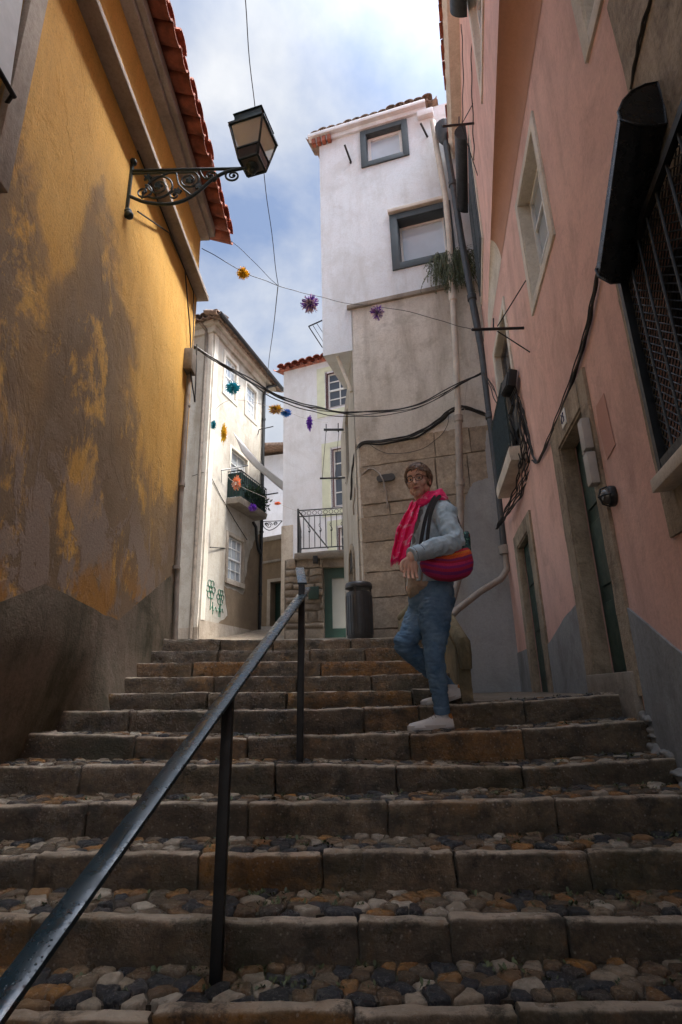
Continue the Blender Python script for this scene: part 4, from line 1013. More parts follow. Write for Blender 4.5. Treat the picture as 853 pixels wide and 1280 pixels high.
# white awning stretched from the balcony door
aw = MB(); P0, P1, P2, P3 = AR.p(13.55,6.75,.05), AR.p(13.95,6.30,.12), AR.p(15.6,5.62,.75), AR.p(15.4,5.80,.8)
N_ = 12; 
for i in range(N_):
    for j in range(3):
        def q(u, v):
            p = P0.lerp(P3, u).lerp(P1.lerp(P2, u), v); return p+Vector((0,0,-.10*math.sin(math.pi*u)+.02*math.sin(9*u+3*v)))
        aw.add([q(i/N_,j/3),q((i+1)/N_,j/3),q((i+1)/N_,(j+1)/3),q(i/N_,(j+1)/3)],[(0,1,2,3)])
weld(aw); ao = aw.build('awning', MT['cloth']); tag(ao, 'narrow white awning strip sagging across the balcony of the cream house', 'awning')
md = ao.modifiers.new('thickness', 'SOLIDIFY'); md.thickness = .01

# ------------------------------------------------------------------ white house with lime window bands
bh = thing('white_house', 'white house with lime green window bands and a small tiled eave up the alley', 'house', (-1, 13.2, 1.2))
b1 = (-.28, .36, 7.02, 8.06, .14); b2 = (-.18, .44, 4.3, 5.84, .14); b3 = (-.07, .45, 3.1, 3.76, .14)
mb = MB(); BF.wall(mb, -1.48, 3.2, .8, 8.45, [b1, b2, b3]); mb.add([BF.p(-1.48,.8), BF.p(-1.48,.8)+Vector((.2,4,0)), BF.p(-1.48,8.45)+Vector((.2,4,0)), BF.p(-1.48,8.45)], [(0,1,2,3)])
mb.build('wall', MT['white2'], bh, smooth=False, recalc=False)
for q, (cc, rr) in ((b1,(2,4)), (b2,(2,4)), (b3,(2,3))): window(bh, BF, *q[:4], .08, MT['glass'], MT['whitepaint'], cc, rr, .05, .028, surround=(.05, MT['redframe'], .0), split=2, th=.03)
mb = MB()
for q in (b1, b2, b3):
    a, b, c, d = q[:4]; BF.bx(mb, a-.27, a-.06, c-.22, d+.2, 0, .012); BF.bx(mb, b+.06, b+.26, c-.22, d+.2, 0, .012); BF.bx(mb, a-.06, b+.06, d+.06, d+.2, 0, .011); BF.bx(mb, a-.06, b+.06, c-.22, c-.06, 0, .011)
mb.build('lime_band', MT['lime'], bh, smooth=False)
mb = MB(); BF.bx(mb, -1.50, -1.20, .8, 4.0, .0, .03, .01)
for k in range(9): pass
mb.build('quoin', MT['stonetrim'], bh)
mb = MB(); barrel_tiles(mb, BF.p(-1.62,8.52,.12), BF.p(3.2,8.52,.12), BF.n, 24, .45, .11, .3, seed=6); mb.add([BF.p(-1.6,8.5,.1),BF.p(3.2,8.5,.1),BF.p(3.2,9.8,-3.5),BF.p(-1.6,9.8,-3.5)],[(0,1,2,3)]); mb.build('roof', MT['tile'], bh)
mb = MB(); mb.tube([BF.p(.40,8.4,.06), BF.p(.42,6,.06), BF.p(.42,3,.06)], .05, 8); mb.build('drainpipe', MT['redframe'], bh)

# ------------------------------------------------------------------ raised stone landing with railing, green door
sl = thing('stone_landing', 'raised rubble stone landing with dark iron railing above the green door', 'landing', (-.4, 11.5, 1.0))
LD = Fr((0, 11.5), (1, -.05), (0, -1))
mb = MB(); rs = random.Random(5); z = .75
while z < 2.60:
    h = rs.uniform(.11,.30); x = -1.22
    while x < -.42:
        L = rs.uniform(.16,.52); x1 = min(-.42, x+L)
        if x1 < -.42 or True:
            sub_block(mb, [LD.p(x+.008,z,-.3),LD.p(x1-.008,z,-.3),LD.p(x1-.008,z,.02),LD.p(x+.008,z,.02),LD.p(x+.008,z+h-.014,-.3),LD.p(x1-.008,z+h-.014,-.3),LD.p(x1-.008,z+h-.014,.02),LD.p(x+.008,z+h-.014,.02)],4,2,3,.026,5,x*9+z,.02)
        x = x1
    z += h
mb.build('rubble_wall', MT['rubble'], sl, ang=60)
mb = MB(); LD.bx(mb, -1.23, -.42, .7, 2.7, -.4, -.02); LD.bx(mb, -.42, .4, 2.52, 2.7, -.4, -.0); LD.bx(mb, -1.24, -1.21, .7, 2.7, -1.8, -.4); mb.build('core', MT['mortar'], sl, smooth=False)
mb = MB(); sub_block(mb, [LD.p(-1.3,2.68,-1.7),LD.p(.55,2.72,-1.7),LD.p(.55,2.72,.12),LD.p(-1.0,2.68,.12),LD.p(-1.3,2.82,-1.7),LD.p(.55,2.88,-1.7),LD.p(.55,2.88,.14),LD.p(-1.0,2.82,.14)],14,6,3,.012,4,8,.02)
mb.build('slab', MT['concrete'], sl)
gd = MB(); LD.bx(gd, -.40, -.24, .8, 2.52, -.22, -.12); LD.bx(gd, .36, .48, .8, 2.52, -.22, -.12); LD.bx(gd, -.24, .36, 2.30, 2.52, -.22, -.12); LD.bx(gd, -.24, .36, .8, 1.25, -.22, -.12)
gdo = gd.build('door', MT['greendoor'], sl, smooth=False)
g = MB(); LD.bx(g, -.25, .37, 1.24, 2.31, -.20, -.16); g.build('pane', MT['glassdoor'], gdo, smooth=False)
mb = MB(); LD.bx(mb, -.72, -.50, 1.84, 2.10, .03, .09, .008); mb.build('green_box', MT['greendoor'], sl)
mb = MB()
A_ = LD.p(-.93,2.84,.06); zt = 3.80
Bq = LD.p(.50,2.88,.06); Cq = Vector((-1.0, 13.2, 2.84))
mb.tube([A_, A_+Vector((0,0,.98))], .022, 8)
for z in (.94, .80, .08): mb.tube([A_+Vector((0,0,z)), Bq+Vector((0,0,z))], .014, 6); mb.tube([A_+Vector((0,0,z)), Cq+Vector((0,0,z))], .014, 6)
for (e, n_) in ((Bq, 12), (Cq, 11)):
    for k in range(1, n_+1):
        p = A_.lerp(e, k/n_); mb.tube([p+Vector((0,0,.08)), p+Vector((0,0,.80))], .009, 5)
        if k % 2 == 0: mb.tube([p+Vector((0,0,.42+.02*q))+(e-A_).normalized()*.028*math.sin(q*.6) for q in range(11)], .006, 4); mb.sphere(p+Vector((0,0,.45)), .022, 6, 4)
        c = p+Vector((0,0,.87)); dd = (e-A_).normalized()
        mb.tube([c+dd*.045*math.cos(t)+Vector((0,0,.045*math.sin(t))) for t in [q*.785 for q in range(9)]], .006, 4)
# hand rail of stair descending behind
mb.tube([A_+Vector((0,0,.94)), LD.p(-.30,2.95,-.1)], .016, 6)
mb.build('railing', MT['blackmetal'], sl)
mb = MB(); LD.bx(mb, -.60,-.50, 2.56, 2.72, .14, .24, .01); mb.build('spotlight', MT['blackmetal'], sl)
# ------------------------------------------------------------------ low wall with dark doorway, pale house behind
lw = thing('low_wall', 'low crumbling wall with a dark doorway at the end of the alley', 'wall', (-1.9, 16.8, 1.8))
LW = Fr((0, 16.1), (1, -.55), (0, -1))
mb = MB(); LW.wall(mb, -2.75, -1.2, 1.2, 4.75, [(-2.28, -1.82, 1.2, 3.35, .3)]); mb.build('wall', MT['brownpatch'], lw, smooth=False, recalc=False)
mb = MB(); LW.bx(mb, -2.75, -1.2, 4.70, 4.86, -.2, .05, .02); LW.bx(mb, -2.75, -1.2, 3.98, 4.06, 0, .05, .01); mb.build('coping', MT['concrete'], lw)
mb = MB(); LW.bx(mb, -2.28, -1.82, 1.2, 3.35, -.3, -.26); mb.build('door', MT['greendoor'], lw, smooth=False)
mb = MB(); LW.bx(mb, -2.38, -2.28, 1.2, 3.45, 0, .03); LW.bx(mb, -1.82, -1.72, 1.2, 3.45, 0, .03); LW.bx(mb, -2.28, -1.82, 3.35, 3.45, 0, .03); mb.build('door_frame', MT['stonetrim'], lw, smooth=False)
fh = thing('pale_house', 'plain pale house just visible at the end of the alley between two houses', 'house', (-3, 22, 2))
mb = MB(); mb.hexa([(-4.6,22,1),(1,21.3,1),(1,26,1),(-4.6,26,1),(-4.6,22,9.6),(1,21.3,9.9),(1,26,9.9),(-4.6,26,9.6)]); mb.build('wall', MT['white2'], fh, smooth=False)
mb = MB(); mb.box((-1.8,23.7,9.95),(6,5,.15),None,.03); mb.build('roof', MT['tile_old'], fh)

# ------------------------------------------------------------------ litter bin
lb = thing('litter_bin', 'charcoal cylindrical litter bin with hooded lid by the stone corner', 'litter bin', (.215, 7.6, .66))
c = Vector((.215, 7.6, .66))
mb = MB(); mb.lathe(c, [(.165,0),(.175,.02),(.178,.10),(.178,.60),(.172,.63)], 32)
for k in range(24):
    a = 2*math.pi*k/24; mb.box(c+Vector((math.cos(a)*.180, math.sin(a)*.180, .32)), (.006,.018,.52), Matrix.Rotation(a,3,'Z'))
mb.build('body', MT['binmat'], lb)
mb = MB(); mb.lathe(c, [(.186,.685),(.192,.70),(.190,.735),(.170,.762),(.10,.775),(.0,.778)], 32); mb.build('lid', MT['binmat'], lb)
for a in (0.2, 2.3, 4.4):
    mb = MB(); mb.box(c+Vector((math.cos(a)*.165, math.sin(a)*.165, .66)), (.02,.03,.10), Matrix.Rotation(a,3,'Z')); mb.build('lid_post', MT['binmat'], lb)
mb = MB(); mb.lathe(c, [(.14,.60),(.155,.632),(.15,.64),(.0,.55)], 24); mb.build('liner', MT['dark'], lb)

# ------------------------------------------------------------------ handrail in the foreground
hr = thing('handrail', 'wet black iron handrail rising from lower left up the steps', 'handrail', (-.39, 1.92, -.78))
dirR = Vector((.156, 1.08, .495)); R0 = Vector((-.385, 1.92, .005))
mb = MB(); a_, b_ = R0-dirR*1.35, R0+dirR*1.13
for i in range(24):
    pass
K = 60; wv, hv = .054, .016; dn = dirR.normalized(); sx = dn.cross(Vector((0,0,1))).normalized(); sz = sx.cross(dn)
prof = [(-.5,-.2),(-.46,-.5),(.46,-.5),(.5,-.2),(.47,.25),(.3,.5),(0,.6),(-.3,.5),(-.47,.25)]
for i in range(K+1):
    p = a_.lerp(b_, i/K)
    for (u, v) in prof: mb.v.append(p+sx*u*wv+sz*v*hv+Vector((0,0,.0008*noise.noise(p*20))))
P_ = len(prof)
for i in range(K):
    for k in range(P_): mb.f.append((i*P_+k, i*P_+(k+1)%P_, (i+1)*P_+(k+1)%P_, (i+1)*P_+k))
mb.f.append(tuple(range(P_))); mb.f.append(tuple(K*P_+k for k in range(P_)))
mb.build('rail', MT['rail'], hr)
mb = MB(); a2 = Vector((-.222, 3.01, .57)); b2 = Vector((-.265, 3.38, .735)); mb.bar(a2, b2, .052, .014, bev=.004); mb.build('rail', MT['rail'], hr)
mb = MB(); mb.bar((-.393,1.92,-.80), (-.385,1.92,-.004), .034, .034, (0,1,0), .003); mb.build('post', MT['blackmetal'], hr)
mb = MB(); mb.bar((-.237,3.0,-.36), (-.225,3.01,.565), .034, .034, (0,1,0), .003); mb.build('post', MT['blackmetal'], hr)

# ------------------------------------------------------------------ wall lantern on scrolled bracket
SLD = 3.26
sl_ = thing('street_lamp', 'wall lantern on scrolled dark iron bracket high on the yellow wall', 'street lamp', (-1.56, SLD, 3.9))
X0, X1, ZT = -1.54, -.66, 3.875
def L(x, z, y=0): return Vector((x, SLD+y, z))
mb = MB()
mb.tube([L(X0,ZT), L(X1,ZT-.005)], .012, 8); mb.tube([L(X0,ZT-.03), L(X0+.5,ZT-.032)], .008, 6)
mb.bar(L(-1.555,ZT+.10), L(-1.555,3.42), .03, .022, (0,1,0), .003); mb.sphere(L(-1.53,3.44), .034, 10, 6); mb.sphere(L(-1.54,3.47,0), .03, 8, 6); mb.sphere(L(-1.545,ZT+.09), .03, 8, 6)
# lower curved arm
arm = [(X0,3.62),(-1.42,3.56),(-1.27,3.535),(-1.14,3.56),(-1.03,3.64),(-.95,3.735),(-.88,3.80),(-.80,3.845),(-.70,3.87)]
def spl(pts, n=6):
    out = []
    for i in range(len(pts)-1):
        p0, p1, p2, p3 = pts[max(i-1,0)], pts[i], pts[i+1], pts[min(i+2,len(pts)-1)]
        for k in range(n):
            t = k/n; out.append(tuple(.5*((2*p1[j])+(-p0[j]+p2[j])*t+(2*p0[j]-5*p1[j]+4*p2[j]-p3[j])*t*t+(-p0[j]+3*p1[j]-3*p2[j]+p3[j])*t**3) for j in range(len(p1))))
    out.append(tuple(pts[-1])); return out
mb.tube([L(x,z) for x,z in spl(arm)], .013, 8)
def spiral(cx, cz, r0, turns, a0, dr=1, r=.009, sgn=1):
    n_ = int(turns*18); pts = [L(cx+math.cos(a0+sgn*t*2*math.pi/18)*r0*(1-t/n_*.85), cz+math.sin(a0+sgn*t*2*math.pi/18)*r0*(1-t/n_*.85)) for t in range(n_+1)]
    mb.tube(pts, [r*(1-.4*t/n_) for t in range(n_+1)], 6); mb.sphere(pts[-1], r*1.6, 6, 5)
spiral(-1.33, 3.715, .125, 2.1, -2.2); spiral(-1.10, 3.765, .085, 1.8, 1.2, sgn=-1); spiral(-.935, 3.80, .055, 1.6, -1.2); spiral(-1.20, 3.62, .05, 1.3, .5); spiral(-.765, 3.80, .06, 1.7, 2.2); spiral(-1.44, 3.66, .07, 1.5, 1.5, sgn=-1)
for p in ([( -1.45,3.60),(-1.4,3.75),(-1.25,3.85)], [(-1.2,3.84),(-1.17,3.72),(-1.08,3.62)], [(-1.02,3.86),(-.98,3.78),(-.9,3.79)]): mb.tube([L(x,z) for x,z in spl(p)], .008, 6)
for (cx, cz) in ((-1.33,3.715),(-1.1,3.765),(-1.18,3.66),(-1.02,3.70),(-1.42,3.8)):   # leaf ornaments
    for k in range(5):
        a = k*1.3; d = Vector((math.cos(a),0,math.sin(a)))*.035; s = Vector((-math.sin(a),0,math.cos(a)))*.011
        mb.prism([L(cx,cz,-.008), L(cx,cz,-.008)+d*.5+s, L(cx,cz,-.008)+d, L(cx,cz,-.008)+d*.5-s], Vector((0,.014,0)))
mb.build('bracket', MT['greenmetal'], sl_)
LC = Vector((-.615, SLD, 0)); Zb, Zt = 3.90, 4.215
rotL = rad(-16)
def sq(h, z, r=rotL): return [LC+Vector((math.cos(r+math.pi/4+k*math.pi/2)*h*1.414, math.sin(r+math.pi/4+k*math.pi/2)*h*1.414, z)) for k in range(4)]
lo, hi = sq(.078, Zb), sq(.138, Zt); lo2 = sq(.072, Zb)
mb = MB()
for k in range(4):
    mb.bar(lo[k], hi[k], .016, .016, bev=.002); mb.bar(lo[k], lo[(k+1)%4], .016, .016); mb.bar(hi[k], hi[(k+1)%4], .024, .022)
    m0, m1 = lo[k].lerp(hi[k], .30), lo[(k+1)%4].lerp(hi[(k+1)%4], .30); mb.bar(m0, m1, .012, .014)
c1, c2 = sq(.150, Zt+.010), sq(.128, Zt+.035); mb.hexa(c1+c2); c3, c4 = sq(.112, Zt+.035), sq(.115, Zt+.12); mb.hexa(c3+c4); mb.hexa(sq(.124, Zt+.12)+sq(.10, Zt+.16))
mb.lathe(LC+Vector((0,0,Zt+.155)), [(.08,0),(.078,.03),(.06,.065),(.03,.085),(.02,.10),(0,.11)], 14)
mb.lathe(LC+Vector((0,0,Zb-.085)), [(.0,0),(.018,.005),(.028,.02),(.022,.04),(.04,.05),(.05,.065),(.045,.08)], 12)
mb.build('lantern_frame', MT['greenmetal'], sl_)
mb = MB(); mb.hexa(sq(.128, Zt-.020)+sq(.128, Zt-.012)); mb.build('added_reflector', MT['cloth'], sl_, smooth=False)  # white plate added under the cap to brighten the panes
mb = MB(); i1, i2 = sq(.075, Zb+.002), sq(.135, Zt-.002)
mb.hexa(i1+i2); mb.build('glass', MT['lampglass'], sl_, smooth=False)
mb = MB(); gg = [a.lerp(b, .0) for a, b in zip(lo, hi)]; g2 = [a.lerp(b, .28) for a, b in zip(lo, hi)]
mb.hexa([p+(p-LC).normalized()*0+Vector((0,0,.0)) for p in sq(.0775, Zb+.003)]+sq(.0775+.060*.28, Zb+.315*.28)); mb.build('lower_pane', MT['glass'], sl_, smooth=False)

# ------------------------------------------------------------------ far scrolled lamp bracket
mb = MB(); q0 = at(328,652,15.6); q1 = at(353,651,15.6)
u = (q1-q0); 
def Q(a, b): return q0+u*a+Vector((0,0,b*.55))
mb.tube([Q(0,0),Q(1,0)], .014, 5); mb.tube([Q(.02,.25),Q(.02,-.35)], .014, 5); mb.tube([Q(x,z) for x,z in spl([(.05,0),(.08,-.3),(.35,-.5),(.7,-.35),(1,0)])], .014, 5)
for cx, cz, r in ((.35,-.22,.16),(.66,-.15,.1),(.2,-.15,.08)): mb.tube([Q(cx+math.cos(t)*r*(1-t/14), cz+math.sin(t)*r*1.1*(1-t/14)) for t in [k*.5 for k in range(22)]], .011, 4)
tag(mb.build('lamp_bracket', MT['blackmetal']), 'small far scrolled iron bracket sticking out from the cream house', 'bracket')
# ------------------------------------------------------------------ wires, garlands, racks
def wire(name, lab, cat, pts, r, group=None, sag=0, mat='cable', strands=1, spread=.02, seed=0):
    mb = MB(); rw = random.Random(seed)
    P = spl([tuple(p) for p in pts], 10) if len(pts) > 2 else [tuple(pts[0].lerp(pts[1], k/16)+Vector((0,0,-sag*math.sin(math.pi*k/16)))) for k in range(17)]
    for s in range(strands):
        ph_ = rw.uniform(0,6); o = Vector((rw.gauss(0,1), rw.gauss(0,1), rw.gauss(0,1)))*spread
        q = [Vector(p)+o*math.sin(math.pi*i/(len(P)-1))+Vector((math.sin(i*.9+ph_), math.cos(i*.7+ph_), math.sin(i*.5+ph_)))*spread*.25 for i, p in enumerate(P)]
        mb.tube(q, r*rw.uniform(.7,1.2), 6)
    return tag(mb.build(name, MT[mat]), lab, cat, group)
def tp_(x, y, o=.03):
    r = FW + RT*((x-426.5)/FPX) + UPV*((640-y)/FPX); return r*(8.058/(r.y+.288*r.x))+TW.n*o
J = at(348,358,6.2); ycor = at(253,310,5.15); tcor = at(441,381,7.9)
wire('cable_bundle', 'thick black cable bundle sagging from the yellow house across to the tower house', 'cable', [at(240,432,5.12), at(290,462,5.3), at(350,497,5.8), at(400,512,6.6), at(450,517,7.4), at(520,508,7.4), at(578,478,7.3), at(604,466,7.2)], .009, strands=4, spread=.03, seed=1)
wire('cable_bundle', 'black cable bundle pinned along the top of the stone blocks', 'cable', [TS.p(8.9,3.1,.02), TS.p(8.3,3.5,.02), tp_(452,557,.05), tp_(480,554,.04), tp_(520,545,.04), tp_(548,528,.04), tp_(566,518,.14), tp_(582,515,.13), tp_(606,520,.05), tp_(612,530,.05)], .012, strands=4, spread=.02, seed=2)
wire('cable', 'single thin black cable looping lower over the stone blocks', 'cable', [tp_(461,556), tp_(490,567), tp_(530,560), tp_(556,540), tp_(562,521)], .006, seed=3)
wire('cable', 'pale cable curving over the corner stone beside the oval plate', 'cable', [TS.p(8.5,2.7,.02), TS.p(8.1,3.0,.02), tp_(456,590), tp_(468,588), tp_(478,600,.06), tp_(483,620), tp_(485,636)], .014, mat='pipegrey', seed=4)
wire('cable', 'thin cable hanging straight down beside the tower drainpipe', 'cable', [at(604,300,7.2), at(596,380,7.25), at(588,450,7.3), at(580,520,7.4)], .006, mat='pipecream', seed=14)
wire('overhead_wire', 'long overhead wire dropping from the top of the picture past the lantern', 'wire', [at(303,-40,3.2), at(318,130,4.2), at(333,240,5.2), J], .005)
wire('overhead_wire', 'wire running on from the knot down behind the cream house', 'wire', [J, at(331,500,17)], .007)
wire('overhead_wire', 'wire from the yellow roof corner to the knot of wires', 'wire', [at(284,296,5.4), J], .004)
wire('garland_wire', 'garland wire crossing the alley from yellow house to tower ledge and pink house', 'wire', [ycor, at(300,338,5.6), J, at(395,371,7.0), tcor, at(500,388,7.5), at(560,404,7.3), at(590,412,7.1)], .005)
wire('garland_wire', 'faint garland string between the cream house and the white house', 'wire', [at(262,520,12.2), at(290,500,11.8), at(345,511,11.2), at(387,525,11.6), at(410,528,12)], .004, mat='pipegrey')
wire('garland_wire', 'lower faint garland string hung with orange tufts', 'wire', [at(280,590,12.8), at(296,605,12.4), at(347,629,12), at(375,640,12)], .004, mat='pipegrey')
def pompon(lab, p, r, cols, sc=(1,1,1), n=300, seed=0, hang=None):
    r *= 1.25; rp = random.Random(seed); t = thing('paper_pompon', lab, 'pompon', p, 'paper pompons strung over the alley')
    for ci, cc in enumerate(cols):
        mb = MB()
        for k in range(n//len(cols)):
            d = Vector((rp.gauss(0,1), rp.gauss(0,1), rp.gauss(0,1)-(.3*ci))).normalized(); L_ = r*rp.uniform(.55,1.05)
            e = Vector((d.x*sc[0], d.y*sc[1], d.z*sc[2]))*L_+Vector((0,0,-.15*r*rp.random())); s = d.cross(Vector((rp.random(),rp.random(),.3))).normalized()*r*.07
            m_ = e*.55+s*rp.uniform(-2,2); b0 = p+Vector((0,0,(rp.random()-.5)*r*max(0,sc[2]-1)*1.4)); mb.add([b0-s*.3, b0+s*.3, b0+m_+s, b0+e+s*.5, b0+e-s*.5, b0+m_-s], [(0,1,2,5),(5,2,3,4)])
        mb.build('paper_strips', simple('paper_'+str(seed)+str(ci), cc, .8, 0, .1, 6), t, smooth=False, recalc=False)
YLW, PUR, TEA, BLU, ORG, WHT = (.75,.47,.02), (.14,.03,.36), (.01,.27,.34), (.03,.20,.55), (.85,.24,.07), (.66,.55,.58)
pompon('yellow paper pompon on the garland near the yellow roof corner', at(304,341,5.6), .068, [YLW], seed=1)
pompon('large purple and white paper pompon beside the tower edge', at(388,379,6.9), .115, [PUR, WHT], seed=2)
pompon('purple and white paper pompon in front of the tower ledge', at(472,390,7.4), .10, [PUR, WHT], seed=3)
pompon('bright teal paper pompon beside the top window of the cream house', at(291,484,11.8), .15, [TEA], seed=4)
pompon('small pale teal tuft over the wall of the cream house', at(267,531,12.0), .09, [TEA], (.7,.7,1.2), seed=5)
pompon('long yellow paper tassel over the wall of the cream house', at(280,541,12.0), .12, [YLW], (.55,.55,1.7), seed=6)
pompon('ochre paper pompon in the gap of sky between the houses', at(345,511,11.2), .12, [YLW, (.35,.2,.12)], (1.2,1,.8), seed=7)
pompon('blue paper pompon in the gap beside the white house', at(358,516,11.3), .10, [BLU], (1.1,1,.8), seed=8)
pompon('purple paper tassel in front of the white house wall', at(387,528,11.6), .11, [PUR], (.6,.6,1.4), seed=9)
pompon('orange paper tuft hanging at the cream house balcony', at(296,603,12.6), .13, [ORG, (.6,.45,.35)], (.8,.8,1.2), seed=10)
pompon('tiny orange paper tuft near the far scrolled bracket', at(347,629,12), .05, [ORG], (1.3,1,.7), seed=11)
pompon('purple paper tuft below the balcony plants of the cream house', at(316,634,12.9), .09, [PUR], seed=12)

def rack(lab, parts, r, group='iron clothes racks on the house walls'):
    mb = MB()
    for a, b, k in parts: mb.tube([a, b], r*k, 6)
    return tag(mb.build('clothes_rack', MT['blackmetal']), lab, 'clothes rack', group)
rack('double iron clothes rack with hanging cords on the tower flank over the landing', [(at(405,537,10.4), at(449,537,10.4), 2.2), (at(400,598,10.4), at(438,597,10.4), 1.6), (at(408,537,10.4), at(403,598,10.4), .5), (at(424,537,10.4), at(419,598,10.4), .5), (at(408,530,10.4), at(408,540,10.4), 1), (at(423,529,10.4), at(423,540,10.4), 1), (at(446,535,10.4), TS.p(10.2,5.0,0), 1.3), (at(438,597,10.4), TS.p(10.2,3.9,0), 1.3)], .012)
rack('black iron clothes rack on the pink wall under the overhang', [(at(590,412,4.5), at(656,410,4.55), 2.2), (at(622,408,4.52), PK.p(4.2,3.55,0), .9), (at(622,414,4.52), PK.p(4.45,2.95,0), .9), (at(617,398,4.52), at(617,412,4.52), 1)], .0065)
rack('high black iron clothes rack beside the top of the rain pipe', [(at(553,158,5.0), at(604,153,5.2), 2.2), (at(577,156,5.1), PU.p(5.0,6.9,0), .8), (at(577,156,5.1), PU.p(5.5,6.3,0), .8), (at(574,146,5.1), at(574,157,5.1), 1.2)], .007)
rack('thin iron rack arm beside the balcony door of the cream house', [(at(277,588,13.0), at(310,582,13.6), 1.2), (at(277,588,13.0), at(277,603,13), .5), (at(310,582,13.6), AR.p(14.3,6.1,0), 1)], .014)
rack('thin iron rack arm below the balcony railing at the drainpipe', [(at(318,621,14.8), at(348,616,14.8), 1.3), (at(318,621,14.8), AR.p(15.2,5.3,0), 1)], .014)
rack('short iron rack arm beside the lower window of the cream house', [(at(263,684,12.7), AR.p(13.5,3.5,0.0), 1.0)], .012)
rack('iron rack arm near the upper window above the drainpipe', [(at(324,537,14.9), at(342,533,14.9), 1.2), (at(324,537,14.9), AR.p(15.1,7.4,0), 1)], .012)
# black drying frame poking out past the tower edge
rack('small dark folded rack sticking out left behind the tower edge', [(at(386,408,10.0), at(403,434,10.0), 1.2), (at(391,406,10.0), at(404,427,10.0), .6), (at(386,408,10.0), at(404,400,10.0), 1.5), (at(396,404,10.0), at(406,419,10.0), .6), (at(404,400,10.0), TW2.p(9.0,6.6,0), 1), (at(403,434,10.0), TW2.p(9.0,6.1,0), 1)], .010)
# cables over the pink wall
def pk(x, y, o=.02):
    r = FW + RT*((x-426.5)/FPX) + UPV*((640-y)/FPX); k = 1.1225/(r.x-.15*r.y); return r*k+PK.n*o
wire('cable_bundle', 'heavy black cable swag climbing the pink wall from the big door to the blind box', 'cable', [pk(668,575), pk(676,577), pk(690,548), pk(706,510), pk(725,458), pk(740,405), pk(750,352), pk(762,300)], .006, strands=6, spread=.010, seed=21)
wire('cable_bundle', 'two black cables rising up the pink wall above the blind box', 'cable', [pk(795,110), pk(806,62), pk(816,20), pk(828,-30)], .006, strands=3, spread=.01, seed=22)
wire('cable_bundle', 'tangle of black cables drooping beside the tall window to its slab', 'cable', [pk(652,492,.05), pk(657,520,.04), pk(663,560,.03), pk(660,590,.03), pk(654,615,.04), pk(645,640,.1), pk(636,660,.15)], .007, strands=9, spread=.035, seed=23)
wire('cable_bundle', 'pair of black cables looping from the junction box to the cable swag', 'cable', [pk(657,500,.05), pk(664,540,.03), pk(669,570,.02), pk(674,578,.02)], .006, strands=3, spread=.012, seed=24)
wire('cable_bundle', 'cable bundle swinging from the tower across the rain pipe to the tall window', 'cable', [at(604,466,7.1), at(612,480,6.6), at(622,505,6.0), at(636,530,5.6), at(650,570,5.2), pk(656,585,.04)], .007, strands=3, spread=.02, seed=25)
wire('cable', 'thin vertical cable down the upper pink wall between the windows', 'cable', [at(577,30,4.5), at(579,90,4.8), at(578,156,5.0)], .005, seed=26)
wire('cable', 'second thin cable down the upper pink wall beside the rack', 'cable', [at(590,38,4.4), at(590,90,4.6), at(592,160,5.0), at(593,200,5.2)], .006, seed=27)
wire('cable', 'thin cable hanging along the far corner of the pink overhang', 'cable', [at(613,0,3.1), at(618,70,3.5), at(628,150,4.0), at(636,240,4.3)], .0035, seed=28)
mb = MB(); Mj = Matrix.Rotation(rad(12), 3, 'Y'); cj = pk(648,478,.09)
mb.box(cj, (.09,.24,.20), Mj, .012); mb.box(cj+Vector((-.05,0,.0)), (.012,.20,.16), Mj, .003)
for k in range(6): mb.tube([cj+Vector((.02,-.10+.04*k,-.1)), cj+Vector((.03,-.10+.04*k,-.16)), cj+Vector((.0,-.04+.01*k,-.26))], .008, 5)
tag(mb.build('junction_box', MT['blackmetal']), 'black junction box with drooping cables beside the tall pink house window', 'junction box')
# round bulkhead lamp beside the big door
wl = thing('wall_lamp', 'black round bulkhead lamp on the pink wall right of the big door', 'wall lamp', pk(765,618,0)); c = pk(768,620,0)
mb = MB()
Mx = Matrix(((PK.n.x, -PK.n.y, 0), (PK.n.y, PK.n.x, 0), (0, 0, 1)))
def lx(prof, seg=20):
    o = len(mb.v)
    for (r, h) in prof:
        for k in range(seg): a = 2*math.pi*k/seg; mb.v.append(c+Mx@Vector((h, r*math.cos(a), r*math.sin(a))))
    for i in range(len(prof)-1):
        for k in range(seg): k2 = (k+1)%seg; mb.f.append((o+i*seg+k,o+i*seg+k2,o+(i+1)*seg+k2,o+(i+1)*seg+k))
    mb.f.append(tuple(o+k for k in range(seg))); mb.f.append(tuple(o+(len(prof)-1)*seg+k for k in range(seg)))
lx([(.060,0),(.062,.02),(.056,.036),(.048,.040)]); mb.build('base', MT['blackmetal'], wl)
mb = MB(); lx([(.046,.036),(.044,.055),(.034,.07),(.015,.076)]); mb.build('glass', simple('smoked_glass', (.10,.09,.08), .2, 0, .1, 5), wl)
mb = MB(); mb.tube([c+Mx@Vector((.03,0,.06)), c+Mx@Vector((.07,0,.045)), c+Mx@Vector((.084,0,0)), c+Mx@Vector((.07,0,-.045)), c+Mx@Vector((.03,0,-.06))], .005, 6)
mb.tube([c+Mx@Vector((.03,.055,0)), c+Mx@Vector((.07,.04,0)), c+Mx@Vector((.086,0,0)), c+Mx@Vector((.07,-.04,0)), c+Mx@Vector((.03,-.055,0))], .005, 6); mb.build('guard', MT['blackmetal'], wl)
